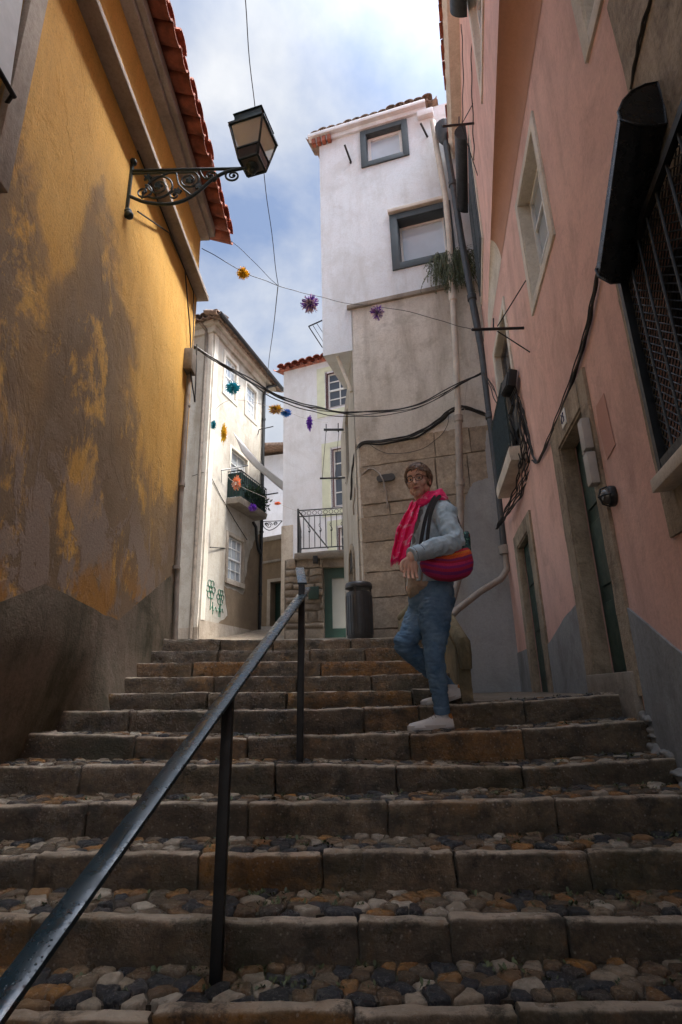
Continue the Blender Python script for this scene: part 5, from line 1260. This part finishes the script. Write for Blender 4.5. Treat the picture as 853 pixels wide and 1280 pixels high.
# whitish mortar fillets where the steps meet the pink wall
mb = MB(); rf = random.Random(9)
for n in range(-1, 4):
    D0 = nD(n); zt = nz(n, 1.5)
    for k in range(16):
        t = rf.random(); a, b = (lerp(D0+.26, D0-.01, t/.7), zt+.01) if t < .7 else (D0-.02, lerp(zt, zt-.12, (t-.7)/.3))
        mb.sphere(PK.p(a, b+rf.uniform(-.02,.015), rf.uniform(-.015,.015)), rf.uniform(.018,.036), 10, 6, (1.2, rf.uniform(1,2.2), rf.uniform(.4,.8)))
fl = MB(); 
def voxel(mbx, name, mat, parent, vox, smooth=8, amp=0, sc=8, keep=True, post=None):
    me = bpy.data.meshes.new('tmp'); me.from_pydata(mbx.v, [], mbx.f); o = bpy.data.objects.new('tmp', me); COL.objects.link(o)
    m = o.modifiers.new('r', 'REMESH'); m.mode = 'VOXEL'; m.voxel_size = vox
    s = o.modifiers.new('s', 'SMOOTH'); s.factor = .5; s.iterations = smooth
    dg = bpy.context.evaluated_depsgraph_get(); dg.update(); ev = o.evaluated_get(dg); nm = bpy.data.meshes.new_from_object(ev)
    off = parent_loc(parent)
    cs = [v.co.copy() for v in nm.vertices]; ns = [v.normal.copy() for v in nm.vertices]; flat = []
    for p, vn in zip(cs, ns):
        if amp: p = p+vn*amp*(noise.noise(p*sc)+.5*noise.noise(p*sc*2.3+Vector((5,1,2))))
        if post: p = post(p, vn)
        p = p-off; flat += [p.x, p.y, p.z]
    nm.vertices.foreach_set('co', flat); nm.update()
    bpy.data.objects.remove(o); bpy.data.meshes.remove(me)
    nm.name = name; nm.materials.clear(); nm.materials.append(mat); nm.polygons.foreach_set('use_smooth', [True]*len(nm.polygons))
    r = bpy.data.objects.new(name, nm); COL.objects.link(r)
    if parent: r.parent = parent
    return r
f_ = voxel(mb, 'mortar_fillet', MT['whitepl'], None, .007, 5, .010, 22); tag(f_, kind='structure')

# ------------------------------------------------------------------ the woman
def cloth_mat(name, a, b, rough=.85, sc=40, weave=True):
    m, nt, bs_ = newmat(name); n = N(nt)
    c = n.mix(n.ramp(n.noise(9, 6, .6), [(.3, 0), (.7, 1)]), a, b)
    c = n.mix(n.ramp(n.noise(260, 2, .5), [(.35, .25), (.65, 0)]), c, tuple(x*.5 for x in a))
    nt.links.new(c, bs_.inputs['Base Color']); bs_.inputs['Roughness'].default_value = rough; bs_.inputs['Specular IOR Level'].default_value = .2
    n.bump(bs_, n.mix(.4, n.noise(14, 6, .6), n.noise(200, 2, .5)), .35, .008); return m
M_skin = simple('skin', (.70,.43,.32), .5, 0, .06, 9); M_skin.node_tree.nodes['Principled BSDF'].inputs['Subsurface Weight'].default_value = .12; M_skin.node_tree.nodes['Principled BSDF'].inputs['Subsurface Scale'].default_value = .008
M_jacket = cloth_mat('pale_denim', (.34,.48,.57), (.58,.70,.77))
M_jeans = cloth_mat('blue_denim', (.07,.15,.26), (.20,.32,.45))
M_beige = cloth_mat('beige_knit', (.45,.38,.30), (.38,.31,.24))
M_shirt = cloth_mat('grey_top', (.19,.22,.24), (.24,.27,.29))
M_hair = simple('brown_hair', (.22,.13,.075), .5, 0, .45, 60, .4)
def scarf_mat():
    m, nt, bs_ = newmat('pink_scarf'); n = N(nt)
    c = n.mix(n.ramp(n.noise(1, 5, .6, n.map((14, 14, 26)), .6), [(.56, 0), (.66, 1)]), (.80,.012,.14), (.78,.42,.50))
    nt.links.new(c, bs_.inputs['Base Color']); bs_.inputs['Roughness'].default_value = .8; n.bump(bs_, n.noise(60, 4, .6), .4, .006); return m
M_scarf = scarf_mat()
wo = thing('person', 'woman in pale denim jacket, pink scarf, glasses and blue jeans standing on the steps', 'person', (.5, 3.36, -.215))
def chain(mb, pts, seg=14):
    P = [Vector(p[0]) for p in pts]; R = [p[1] for p in pts]
    # spline the joints
    q = spl([(*p, r) for p, r in zip(P, R)], 5); mb.tube([a[:3] for a in q], [a[3] for a in q], seg)
    for p, r in ((P[0], R[0]), (P[-1], R[-1])): mb.sphere(p, r*.99, seg, 10)
def ell_loft(mb, secs, seg=24):
    o = len(mb.v)
    for (c, lat, up, rl, rd) in secs:
        c = Vector(c); lat = Vector(lat).normalized(); up = Vector(up).normalized(); dep = lat.cross(up).normalized()
        for k in range(seg): a = 2*math.pi*k/seg; mb.v.append(c+lat*math.cos(a)*rl+dep*math.sin(a)*rd)
    for i in range(len(secs)-1):
        for k in range(seg): k2 = (k+1)%seg; mb.f.append((o+i*seg+k,o+i*seg+k2,o+(i+1)*seg+k2,o+(i+1)*seg+k))
    mb.f.append(tuple(o+k for k in reversed(range(seg)))); mb.f.append(tuple(o+(len(secs)-1)*seg+k for k in range(seg)))
BF_ = Vector((-.86, -.50, 0)).normalized()      # chest direction
BL = Vector((.50, -.86, 0)).normalized()        # towards her left (near the camera)
U_ = Vector((0,0,1))
# joints
hipC = at(539,748,3.42); waist = at(539,706,3.42); chest = at(542,668,3.43); shC = at(543,640,3.44); neckB = at(539,630,3.43)
shL = at(555,643,3.29); elL = at(568,677,3.17); wrL = at(514,694,3.03)
shR = shC+(shC-shL)*.9; elR = shR+Vector((.02,.06,-.26)); wrR = elR+Vector((-.12,-.04,-.20))
hL = at(544,762,3.34); kL = at(543,822,3.31); aL = at(553,892,3.39)
hR = at(532,762,3.49); kR = at(505,806,3.40); aR = at(561,862,3.72)
# head frame
hd = at(523.5,603,3.40); HF = Vector((-.42,-.90,-.10)).normalized(); HU = Vector((-.05,0,1)); HR = HF.cross(HU).normalized(); HU = HR.cross(HF).normalized()   # HR = her right
def H(r, f, u): return hd+HR*r*HS+HF*f*HS+HU*u*HS
HS = .98
def body_mesh():
    mb = MB()
    def hs(r, f, u, rad_, sc=(1,1,1)):   # sphere in head frame
        o = len(mb.v); mb.sphere((0,0,0), rad_*HS, 16, 12, sc)
        for i in range(o, len(mb.v)): v = mb.v[i]; mb.v[i] = H(r,f,u)+HR*v.x+HF*v.y+HU*v.z
    hs(0,-.012,.035,.078,(.92,1.13,1.02)); hs(0,.022,-.02,.062,(.95,.98,1.15)); hs(0,.040,-.062,.042,(.95,.9,.85)); hs(0,.062,-.088,.020,(1.2,.9,.9))
    hs(0,.045,.045,.052,(1.15,.8,.75))
    for s in (-1, 1):
        hs(s*.034,.055,-.022,.026,(1,.9,1)); hs(s*.028,.072,.022,.014,(1.4,.8,.7)); hs(s*.045,.0,-.055,.030,(.8,1.2,.9)); hs(s*.012,.094,-.029,.0085,(1.1,1,.9))
        hs(s*.074,-.008,-.002,.019,(.45,1,1.6)); hs(s*.079,-.014,.008,.012,(.5,1,1.5))
    for t in range(7): hs(0,.082+.019*t/6,.016-.042*t/6,.0075+.0045*t/6)
    for t in range(7): hs(-.021+.042*t/6,.081-.008*abs(t-3)/3,-.053,.0075,(1.2,.8,.75)); hs(-.018+.036*t/6,.080-.008*abs(t-3)/3,-.063,.008,(1.2,.8,.8))
    chain(mb, [(H(0,-.015,-.05), .052), (H(0,-.025,-.10), .048), (neckB, .055)])
    ell_loft(mb, [(neckB+Vector((0,0,.02)),BL,U_,.06,.055),(shC,BL,U_,.135,.07),(chest,BL,U_,.135,.085),(waist,BL,U_,.115,.08),(hipC,BL,U_,.135,.095),(hipC-Vector((0,0,.06)),BL,U_,.11,.08)])
    for s, e, w_ in ((shL, elL, wrL), (shR, elR, wrR)): chain(mb, [(s,.045),((s+e)/2,.040),(e,.034),((e+w_)/2,.032),(w_,.022)])
    for h, k, a in ((hL,kL,aL),(hR,kR,aR)): chain(mb, [(h,.070),((h+k)/2,.056),(k,.038),((k*.6+a*.4),.038),(a,.030)])
    # left hand, relaxed, hanging from the cuff; back of the hand to the camera
    for wr, dr, thumb in ((wrL, Vector((-.12,-.02,-.99)), Vector((-.8,.1,-.35))), (wrR, Vector((-.1,-.1,-.98)), Vector((-.7,-.5,-.3)))):
        d = dr.normalized(); acr = Vector((-.93,-.1,.35)); acr = (acr-d*acr.dot(d)).normalized(); nrm = d.cross(acr)
        pc = wr+d*.055; chain(mb, [(wr,.023),(wr+d*.02,.024)])
        for q in range(4):
            o_ = acr*(.029-.0195*q); chain(mb, [(wr+d*.022+o_*.6,.014),(wr+d*.060+o_,.0125),(wr+d*.080+o_,.0105)], 8)
            Ls = [.070,.078,.074,.060][q]; b0 = wr+d*.085+o_; cur = nrm*(-1)
            j1 = b0+(d*.95+cur*.25).normalized()*Ls*.42; j2 = j1+(d*.75+cur*.7).normalized()*Ls*.33; j3 = j2+(d*.35+cur*.95).normalized()*Ls*.25
            j0 = b0-d*.006; chain(mb, [(j0,.0088),(j1+acr*(.004*(1.5-q)),.0082),(j2+acr*(.005*(1.5-q)),.0075),(j3+acr*(.004*(1.5-q)),.0062)], 8)
        t0 = wr+d*.025+acr*.020; t1 = t0+(acr*.75+d*.65).normalized()*.035; t2 = t1+(acr*.25+d*.95-nrm*.2).normalized()*.030; t3 = t2+(d*.95-acr*.15-nrm*.3).normalized()*.024
        chain(mb, [(t0,.014),(t1,.0115),(t2,.0105),(t3,.0085)], 8)
    return mb
body = voxel(body_mesh(), 'body', M_skin, wo, .0032, 2)
# eyes, brows, mouth
M_eye = simple('eye_white', (.62,.58,.54), .25, 0, .03, 5); M_iris = simple('iris', (.03,.018,.01), .15, 0, .1, 5); M_lip = simple('lip', (.46,.19,.155), .45, 0, .08, 9)
for s in (-1, 1):
    mb = MB(); mb.sphere(H(s*.029,.0745,.006), .0115, 14, 10, (1.15,.8,.62)); ey = mb.build('eye', M_eye, wo)
    mb = MB(); mb.sphere(H(s*.029-.002,.083,.005), .0058, 10, 8, (1,.6,1)); mb.build('iris', M_iris, ey)
    mb = MB(); mb.tube([H(s*(.014+.032*k/5), .089-.018*(k/5)**2, .027+.006*math.sin(math.pi*k/5)) for k in range(6)], [.002,.003,.0032,.003,.0026,.0015], 6); mb.build('eyebrow', M_hair, wo)
mb = MB(); mb.tube([H(-.023+.046*k/8, .0905-.011*((k-4)/4)**2, -.0565+.0035*((k-4)/4)**2) for k in range(9)], [.0015,.003,.0040,.0046,.0042,.0046,.0040,.003,.0015], 8)
mb.tube([H(-.019+.038*k/8, .0895-.010*((k-4)/4)**2, -.0635+.003*((k-4)/4)**2) for k in range(9)], [.001,.0022,.0032,.0038,.0040,.0038,.0032,.0022,.001], 8); mb.build('mouth', M_lip, wo)
# glasses
mb = MB()
for s in (-1, 1):
    rim = [H(s*.031+.0245*math.cos(a)*(1+.0*s), .0995-.010*(abs(s*.031+.0245*math.cos(a))/.055)**2, .004+.0195*math.sin(a)+(.003 if math.sin(a) > 0 else 0)) for a in [k*2*math.pi/20 for k in range(21)]]
    mb.tube(rim, .0019, 6, cap=False)
    mb.tube([H(s*.055,.089,.012), H(s*.074,.05,.014), H(s*.080,-.005,.012), H(s*.080,-.03,-.004)], .0020, 5)
mb.tube([H(-.0075,.1005,.008), H(0,.103,.0105), H(.0075,.1005,.008)], .0018, 5)
gl_ = mb.build('glasses', simple('glasses_frame', (.015,.012,.012), .25, 0, .1, 8), wo)
# hair: cropped, swept fringe
mb = MB(); rh = random.Random(2)
def hairpt(d, ext=1.0):   # surface point above the skull for a head-frame direction
    return (d.x*.079*ext, -.014+d.y*.094*ext, .036+d.z*.090*ext)
cnt = 0
def hairy(d):
    front = d.y
    lim = -.62 if front < .05 else (-.18 if front < .32 and abs(d.x) > .6 else (.50+.22*d.x))   # fringe lower on one side
    return d.z > lim
for k in range(1500):
    z = 1-2*(k+.5)/1500; a = k*2.39996; r_ = math.sqrt(1-z*z); d = Vector((r_*math.cos(a), r_*math.sin(a), z))
    if hairy(d):
        o = len(mb.v); mb.sphere(H(*hairpt(d)), .0125, 6, 5)
h_ = voxel(mb, 'hair', M_hair, wo, .0045, 3, .004, 55)
mb = MB()
for k in range(900):
    a = rh.uniform(0, 2*math.pi); z = rh.uniform(-.6, 1); r_ = math.sqrt(max(0,1-z*z)); d = Vector((r_*math.cos(a), r_*math.sin(a), z))
    if not hairy(d): continue
    swirl = Vector((.5, .25, -.55)) if d.y > 0 else Vector((0, -.2, -1)); t = (swirl-d*swirl.dot(d)).normalized(); pts = []
    e = rh.uniform(1.08,1.16)
    for q in range(5): dd = (d+t*.11*q+Vector((rh.gauss(0,.02),rh.gauss(0,.02),rh.gauss(0,.02)))).normalized(); pts.append(H(*hairpt(dd, e+.01*math.sin(q*.8)))) 
    mb.tube(pts, [.0016,.0030,.0032,.0024,.0008], 4)
mb.build('hair_strands', M_hair, h_)
# garments
def folds(sc, amp, axis):
    def f(p, n):
        a = noise.noise(Vector((p.x*sc*axis[0], p.y*sc*axis[1], p.z*sc*axis[2]))); b = noise.noise(Vector((p.z*sc*1.7, p.x*sc*.8, p.y*sc)))
        return p+n*amp*((1-abs(a)*2.2)*.7+b*.5)
    return f
mb = MB()
ell_loft(mb, [(waist+Vector((0,0,-.01)),BL,U_,.150,.108),(hipC+Vector((0,0,.02)),BL,U_,.160,.120),(hipC-Vector((0,0,.03)),BL,U_,.163,.126),(hipC-Vector((0,0,.09)),BL,U_,.135,.105)])
for h, k, a in ((hL,kL,aL+Vector((0,0,.028))),(hR,kR,aR+Vector((0,0,.02)))):
    chain(mb, [(h,.098),(h.lerp(k,.35),.088),(h.lerp(k,.75),.066),(k,.057),(k.lerp(a,.3),.057),(k.lerp(a,.65),.048),(a,.041)])
je = voxel(mb, 'jeans', M_jeans, wo, .007, 5, post=folds(21, .0082, (1,1,3.0)))
mb = MB()
for a, k in ((aL, kL), (aR, kR)):
    mb = MB(); d = (k-a).normalized(); c = a+Vector((0,0,.01)); mb.tube([c-d*.006, c+d*.03], [.046,.047], 16); mb.tube([c+d*.03, c+d*.036],[.047,.042],16); mb.build('turn_up', M_jeans, je)
mb = MB()
lean = (shC-chest)
ell_loft(mb, [(neckB+Vector((0,0,.015)),BL,U_,.075,.070),(neckB-Vector((0,0,.01)),BL,U_,.115,.085),(shC-Vector((0,0,.015)),BL,U_,.185,.105),(chest,BL,U_,.178,.128),(waist+Vector((0,0,.02)),BL,U_,.158,.122),(hipC+Vector((0,0,.085)),BL,U_,.165,.128)])
for s, e, w_ in ((shL, elL, wrL), (shR, elR, wrR)): chain(mb, [(s,.072),(s.lerp(e,.5),.064),(e,.060),(e.lerp(w_,.45),.055),(e.lerp(w_,.88),.043)])
def jfold(p, n):
    q = p+n*.0065*((1-abs(noise.noise(Vector((p.x*30,p.y*30,p.z*17))))*2.4)*.7+.5*noise.noise(Vector((p.z*34,p.x*15,p.y*19))))
    for c_, dr_, a_, w_ in ((elL, (wrL-elL).normalized(), .010, 120), (elL+Vector((-.03,0,.03)), Vector((.6,.2,-.8)).normalized(), .008, 95)):   # creases round the elbow
        r_ = (p-c_).length
        if r_ < .12: q = q+n*a_*math.sin((p-c_).dot(dr_)*w_+3*noise.noise(p*14))*(1-r_/.12)
    return q
jk = voxel(mb, 'jacket', M_jacket, wo, .005, 4, post=jfold)
# seams, cuff, placket, collar
mb = MB(); dW = (wrL-elL).normalized(); cw = elL.lerp(wrL,.90); mb.tube([cw-dW*.035, cw-dW*.03, cw+dW*.028, cw+dW*.034], [.0445,.048,.046,.041], 18)
mb.build('cuff', M_jacket, jk)
M_seam = simple('dark_stitching', (.10,.14,.17), .8, 0, .1, 20)
mb = MB()
def ring_on(c, ax, r, n_=22, a0=0, a1=2*math.pi):
    ax = ax.normalized(); u_ = ax.cross(Vector((0,0,1))).normalized(); v_ = ax.cross(u_)
    return [c+u_*math.cos(a0+(a1-a0)*k/n_)*r+v_*math.sin(a0+(a1-a0)*k/n_)*r for k in range(n_+1)]
mb.tube(ring_on(cw-dW*.034, dW, .0462), .0018, 4, cap=False); mb.tube(ring_on(cw+dW*.02, dW, .0462), .0014, 4, cap=False)
mb.build('cuff_seam', M_seam, jk)
mb = MB(); mb.sphere(cw+Vector((.0,-.047,.0)), .006, 8, 6); mb.build('cuff_button', simple('brass', (.30,.24,.16), .4, .6, .1, 8), jk)
mb = MB()
fr_ = [neckB+BF_*.085+BL*.03+Vector((0,0,-.01)), shC+BF_*.112+BL*.045+Vector((0,0,-.05)), chest+BF_*.132+BL*.05, waist+BF_*.128+BL*.055, hipC+BF_*.135+BL*.06+Vector((0,0,.09))]
fr_ = fr_[:]; q = spl([tuple(p) for p in fr_], 8); q = [Vector(p) for p in q]
for i in range(len(q)-1): mb.bar(q[i], q[i+1]+(q[i+1]-q[i])*.1, .028, .010, up=BF_)
mb.build('placket', M_jacket, jk)
mb = MB()
for k in range(13):
    a = rad(-40+k*24) if False else math.pi*(k/12)*1.35-.55
cc = neckB+Vector((0,0,.012)); pts = []
for k in range(17):
    a = -math.pi*.72+math.pi*1.44*k/16; back = -BF_
    dirc = back*math.cos(a)+BL*math.sin(a); pts.append((cc+dirc*.082+Vector((0,0,-.012*(1-math.cos(a)))), cc+dirc*.098+Vector((0,0,.038-.030*(1-math.cos(a)))), cc+dirc*.128+Vector((0,0,-.005-.035*(1-math.cos(a))))))
for i in range(16):
    a, b = pts[i], pts[i+1]; mb.add([a[0],b[0],b[1],a[1]],[(0,1,2,3)]); mb.add([a[1],b[1],b[2],a[2]],[(0,1,2,3)])
weld(mb); co = mb.build('collar', M_jacket, jk); md = co.modifiers.new('t','SOLIDIFY'); md.thickness = .006
# opening: grey top with beige hem hanging out under the jacket
mb = MB()
ell_loft(mb, [(shC+BF_*.045+BL*-.02,BL,U_,.07,.075),(chest+BF_*.042-BL*.03,BL,U_,.080,.088),(waist+BF_*.03-BL*.02,BL,U_,.085,.083),(hipC+BF_*.03+Vector((0,0,.09)),BL,U_,.085,.080)])
voxel(mb, 'shirt', M_shirt, wo, .007, 4, post=folds(18,.004,(2,2,1)))
mb = MB()
ell_loft(mb, [(waist+BF_*.06-Vector((0,0,.02)),BL,U_,.10,.085),(hipC+BF_*.068+Vector((0,0,.06)),BL,U_,.098,.080),(hipC+BF_*.080+BL*-.02+Vector((0,0,.025)),BL,U_,.070,.062),(hipC+BF_*.085-BL*.03+Vector((0,0,.0)),BL,U_,.04,.04)])
voxel(mb, 'sweater_hem', M_beige, wo, .006, 4, post=folds(30,.006,(2,2,.6)))
# scarf: loop and hanging end
mb = MB()
for ring in range(4):
    pts = []; rr = .066+.012*ring
    for k in range(25):
        a = 2*math.pi*k/24; dirc = BF_*math.cos(a)+BL*math.sin(a); pts.append(tuple(neckB+dirc*(rr+.006*math.sin(3*a+ring))+Vector((0,0,.062-.019*ring-.024*math.cos(a)-.004*math.sin(5*a+ring*2)))))
    mb.tube(pts, .017, 8, cap=False)
lp = voxel(mb, 'scarf', M_scarf, wo, .006, 3, .005, 30)
mb = MB(); G = []
Lft = [(514,627,3.33),(507,641,3.25),(498,660,3.20),(493,684,3.18),(489,702,3.17)]; Rgt = [(525,630,3.29),(521,646,3.21),(517,664,3.17),(512,686,3.13),(509,698,3.12)]
nU, nV = 14, 26
Ls = spl([tuple(at(*p)) for p in Lft], 7); Rs = spl([tuple(at(*p)) for p in Rgt], 7)
for j in range(len(Ls)):
    a, b = Vector(Ls[j]), Vector(Rs[j])
    for i in range(nU+1):
        u = i/nU; p = a.lerp(b, u)+Vector((0,-1,0))*(.020*math.sin(u*13+j*.12)+.012*math.sin(u*5-j*.2))+Vector((0,0,.006*math.sin(j*.9+u*4))); mb.v.append(p)
for j in range(len(Ls)-1):
    for i in range(nU): mb.f.append((j*(nU+1)+i, j*(nU+1)+i+1, (j+1)*(nU+1)+i+1, (j+1)*(nU+1)+i))
lastrow = [mb.v[(len(Ls)-1)*(nU+1)+i].copy() for i in range(nU+1)]
sc1 = mb.build('scarf_end', M_scarf, lp); md = sc1.modifiers.new('t','SOLIDIFY'); md.thickness = .008
mb = MB()
for i in range(nU+1): p = lastrow[i]; mb.tube([p+Vector((0,0,.006)), p+Vector((.002*math.sin(i),.0,-.014)), p+Vector((-.004,.002,-.028-.006*math.sin(i*2)))], [.004,.003,.0015], 5)
mb.build('fringe', M_scarf, lp)
# shoes
M_shoe = simple('white_leather', (.76,.76,.74), .5, 0, .08, 12, .15); M_sole = simple('rubber_sole', (.58,.56,.52), .6, 0, .08, 14)
M_lace = simple('grey_lace', (.30,.29,.27), .8, 0, .1, 20); M_tab = simple('tan_tab', (.50,.20,.05), .6, 0, .1, 12)
def shoe(ank, toe_dir, zs, pitch=0):
    d = Vector(toe_dir).normalized(); s = Vector((0,0,1)).cross(d).normalized(); base = Vector((ank.x, ank.y, zs))-d*.055
    def S(f, l, u):
        q = Vector((f, 0, u)); fx = f*math.cos(pitch)-0; 
        return base+d*f+s*l+Vector((0,0,u+max(0,(.17-f))*math.tan(pitch)))
    sec = [(0,.027,.050),(.03,.033,.066),(.07,.034,.072),(.11,.034,.062),(.15,.039,.046),(.19,.043,.037),(.225,.038,.030),(.25,.025,.024),(.26,.010,.018)]
    mb = MB(); o = 0
    for (f, wd_, h) in sec:
        for k in range(16):
            a = 2*math.pi*k/16; ca, sa = math.cos(a), math.sin(a)
            mb.v.append(S(f, wd_*math.copysign(abs(ca)**.75, ca), .012+(h if sa > 0 else 0)*abs(sa)**.8*(1 if sa > 0 else 0)))
    for i in range(len(sec)-1):
        for k in range(16): k2 = (k+1)%16; mb.f.append((i*16+k, i*16+k2, (i+1)*16+k2, (i+1)*16+k))
    mb.f.append(tuple(range(16))); mb.f.append(tuple((len(sec)-1)*16+k for k in range(16)))
    mb.tube([S(.052,0,.06), S(.050,0,.088)], [.034,.033], 14)
    sh_ = mb.build('shoe', M_shoe, wo, ang=60)
    mb = MB(); out = []
    for k in range(28):
        a = 2*math.pi*k/28; f = .128+.140*math.cos(a); l = (.043 if math.cos(a) > 0 else .038)*math.copysign(abs(math.sin(a))**.7, math.sin(a)); out.append(S(f,l,0))
    mb.prism(out, Vector((0,0,.024))); mb.build('sole', M_sole, sh_)
    mb = MB()
    for k in range(5): f = .105+.018*k; h = .086-.0088*k; h -= .010; mb.tube([S(f,-.026,h-.012), S(f,0,h+.004), S(f,.026,h-.012)], .0030, 5)
    mb.build('lace', M_lace, sh_)
    mb = MB(); mb.tube([S(.012,0,.035), S(.016,0,.055), S(.022,0,.078)], [.020,.024,.022], 12); mb.build('heel_tab', M_tab, sh_)
shoe(aL, (-.97,-.22,0), nz(0,.5)-.012+.012)
shoe(aR+Vector((.01,-.07,0)), (-.97,-.2,0), nz(-1,.6)-.004, pitch=rad(14))

# ------------------------------------------------------------------ shoulder bag
bgE = thing('shoulder_bag', 'striped orange, magenta and teal woven shoulder bag under her left arm', 'bag', at(559,708,3.17))
def bag_mat():
    m, nt, bs_ = newmat('woven_stripes'); n = N(nt)
    tcn = nt.nodes.new('ShaderNodeTexCoord'); x = n.sep(tcn.outputs['Object'])
    z = n.math('ADD', x[2], n.math('MULTIPLY', n.math('MULTIPLY', x[0], x[0]), -1.6)); z = n.math('ADD', z, n.math('MULTIPLY', n.noise(14, 3, .5), .012))
    t = n.math('ADD', n.math('MULTIPLY', z, 4.2), .5)
    S_ = [(0,(.20,.01,.05)),(.12,(.35,.012,.05)),(.2,(.45,.02,.12)),(.27,(.22,.02,.16)),(.34,(.50,.02,.08)),(.42,(.30,.02,.20)),(.48,(.62,.03,.14)),(.54,(.42,.01,.04)),(.6,(.24,.02,.12)),(.66,(.72,.10,.02)),(.74,(.75,.20,.02)),(.80,(.55,.03,.06)),(.86,(.02,.07,.07)),(1,(.015,.04,.045))]
    c = n.ramp(t, S_, 'CONSTANT'); c = n.mix(n.ramp(n.noise(150, 3, .6), [(.3,.35),(.6,0)]), c, (.08,.01,.02))
    nt.links.new(c, bs_.inputs['Base Color']); bs_.inputs['Roughness'].default_value = .85
    n.bump(bs_, n.noise(1, 3, .6, n.map((60,60,300))), .5, .006); return m
M_bag = bag_mat(); bc = at(559,706,3.17)
mb = MB(); secs = []
K = 22
for i in range(K+1):
    t = -1+2*i/K; x = .158*t; w_ = math.sqrt(max(0.0, 1-abs(t)**2.6))
    zb = -.108*w_+.012; ztp = .075*w_+.10*max(0, t)**1.5*w_+.012; th = .060*w_**.8+.004
    secs.append((x, zb, ztp, th))
o = len(mb.v); SG = 20
for (x, zb, zt_, th) in secs:
    for k in range(SG):
        a = 2*math.pi*k/SG; zc, zr_ = (zb+zt_)/2, (zt_-zb)/2; ca = math.cos(a)
        mb.v.append(bc+Vector((x, th*math.copysign(abs(ca)**.8, ca)*(1-.35*max(0,math.sin(a))), zc+zr_*math.sin(a)))+Vector((0,0,.0)))
for i in range(K):
    for k in range(SG): k2 = (k+1)%SG; mb.f.append((o+i*SG+k,o+i*SG+k2,o+(i+1)*SG+k2,o+(i+1)*SG+k))
mb.f.append(tuple(o+k for k in range(SG))); mb.f.append(tuple(o+K*SG+k for k in range(SG)))
displace(mb, 0, .006, 16, 4)
bod = mb.build('body', M_bag, bgE, ang=80)
def panel_mat():
    m, nt, bs_ = newmat('embroidered_panel'); n = N(nt)
    c = n.mix(n.ramp(n.vor(75), [(.25,1),(.42,0)]), (.012,.055,.06), (.10,.28,.20)); c = n.mix(n.ramp(n.noise(45,3,.5),[(.6,0),(.66,1)]), c, (.45,.03,.08))
    nt.links.new(c, bs_.inputs['Base Color']); bs_.inputs['Roughness'].default_value = .8; n.bump(bs_, n.vor(75), .5, .004); return m
mb = MB(); sub_block(mb, [at(571,692,3.13),at(590,694,3.15),at(590,694,3.20),at(571,692,3.20),at(573,665,3.18),at(587,664,3.18),at(587,664,3.22),at(573,665,3.22)],8,3,8,.005,20,2,.012); mb.build('side_panel', panel_mat(), bgE, ang=60)
M_strap = simple('black_strap', (.012,.012,.014), .7, 0, .15, 30)
def strap(pts, wd_=.022):
    q = [Vector(p) for p in spl([tuple(p) for p in pts], 8)]; m_ = MB()
    for i in range(len(q)-1): m_.bar(q[i], q[i+1]+(q[i+1]-q[i])*.08, wd_, .005, up=(0.2,-1,.1))
    return m_.build('strap', M_strap, bgE)
strap([at(525,690,3.12), at(528,668,3.15), at(533,645,3.20), at(540,627,3.27), at(547,619,3.36), at(556,620,3.46)])
strap([at(534,690,3.09), at(535,668,3.12), at(538,645,3.17), at(544,628,3.24), at(551,620,3.33), at(559,622,3.46)])
strap([at(558,624,3.44), at(566,636,3.38), at(573,652,3.28), at(578,668,3.19)], .016)
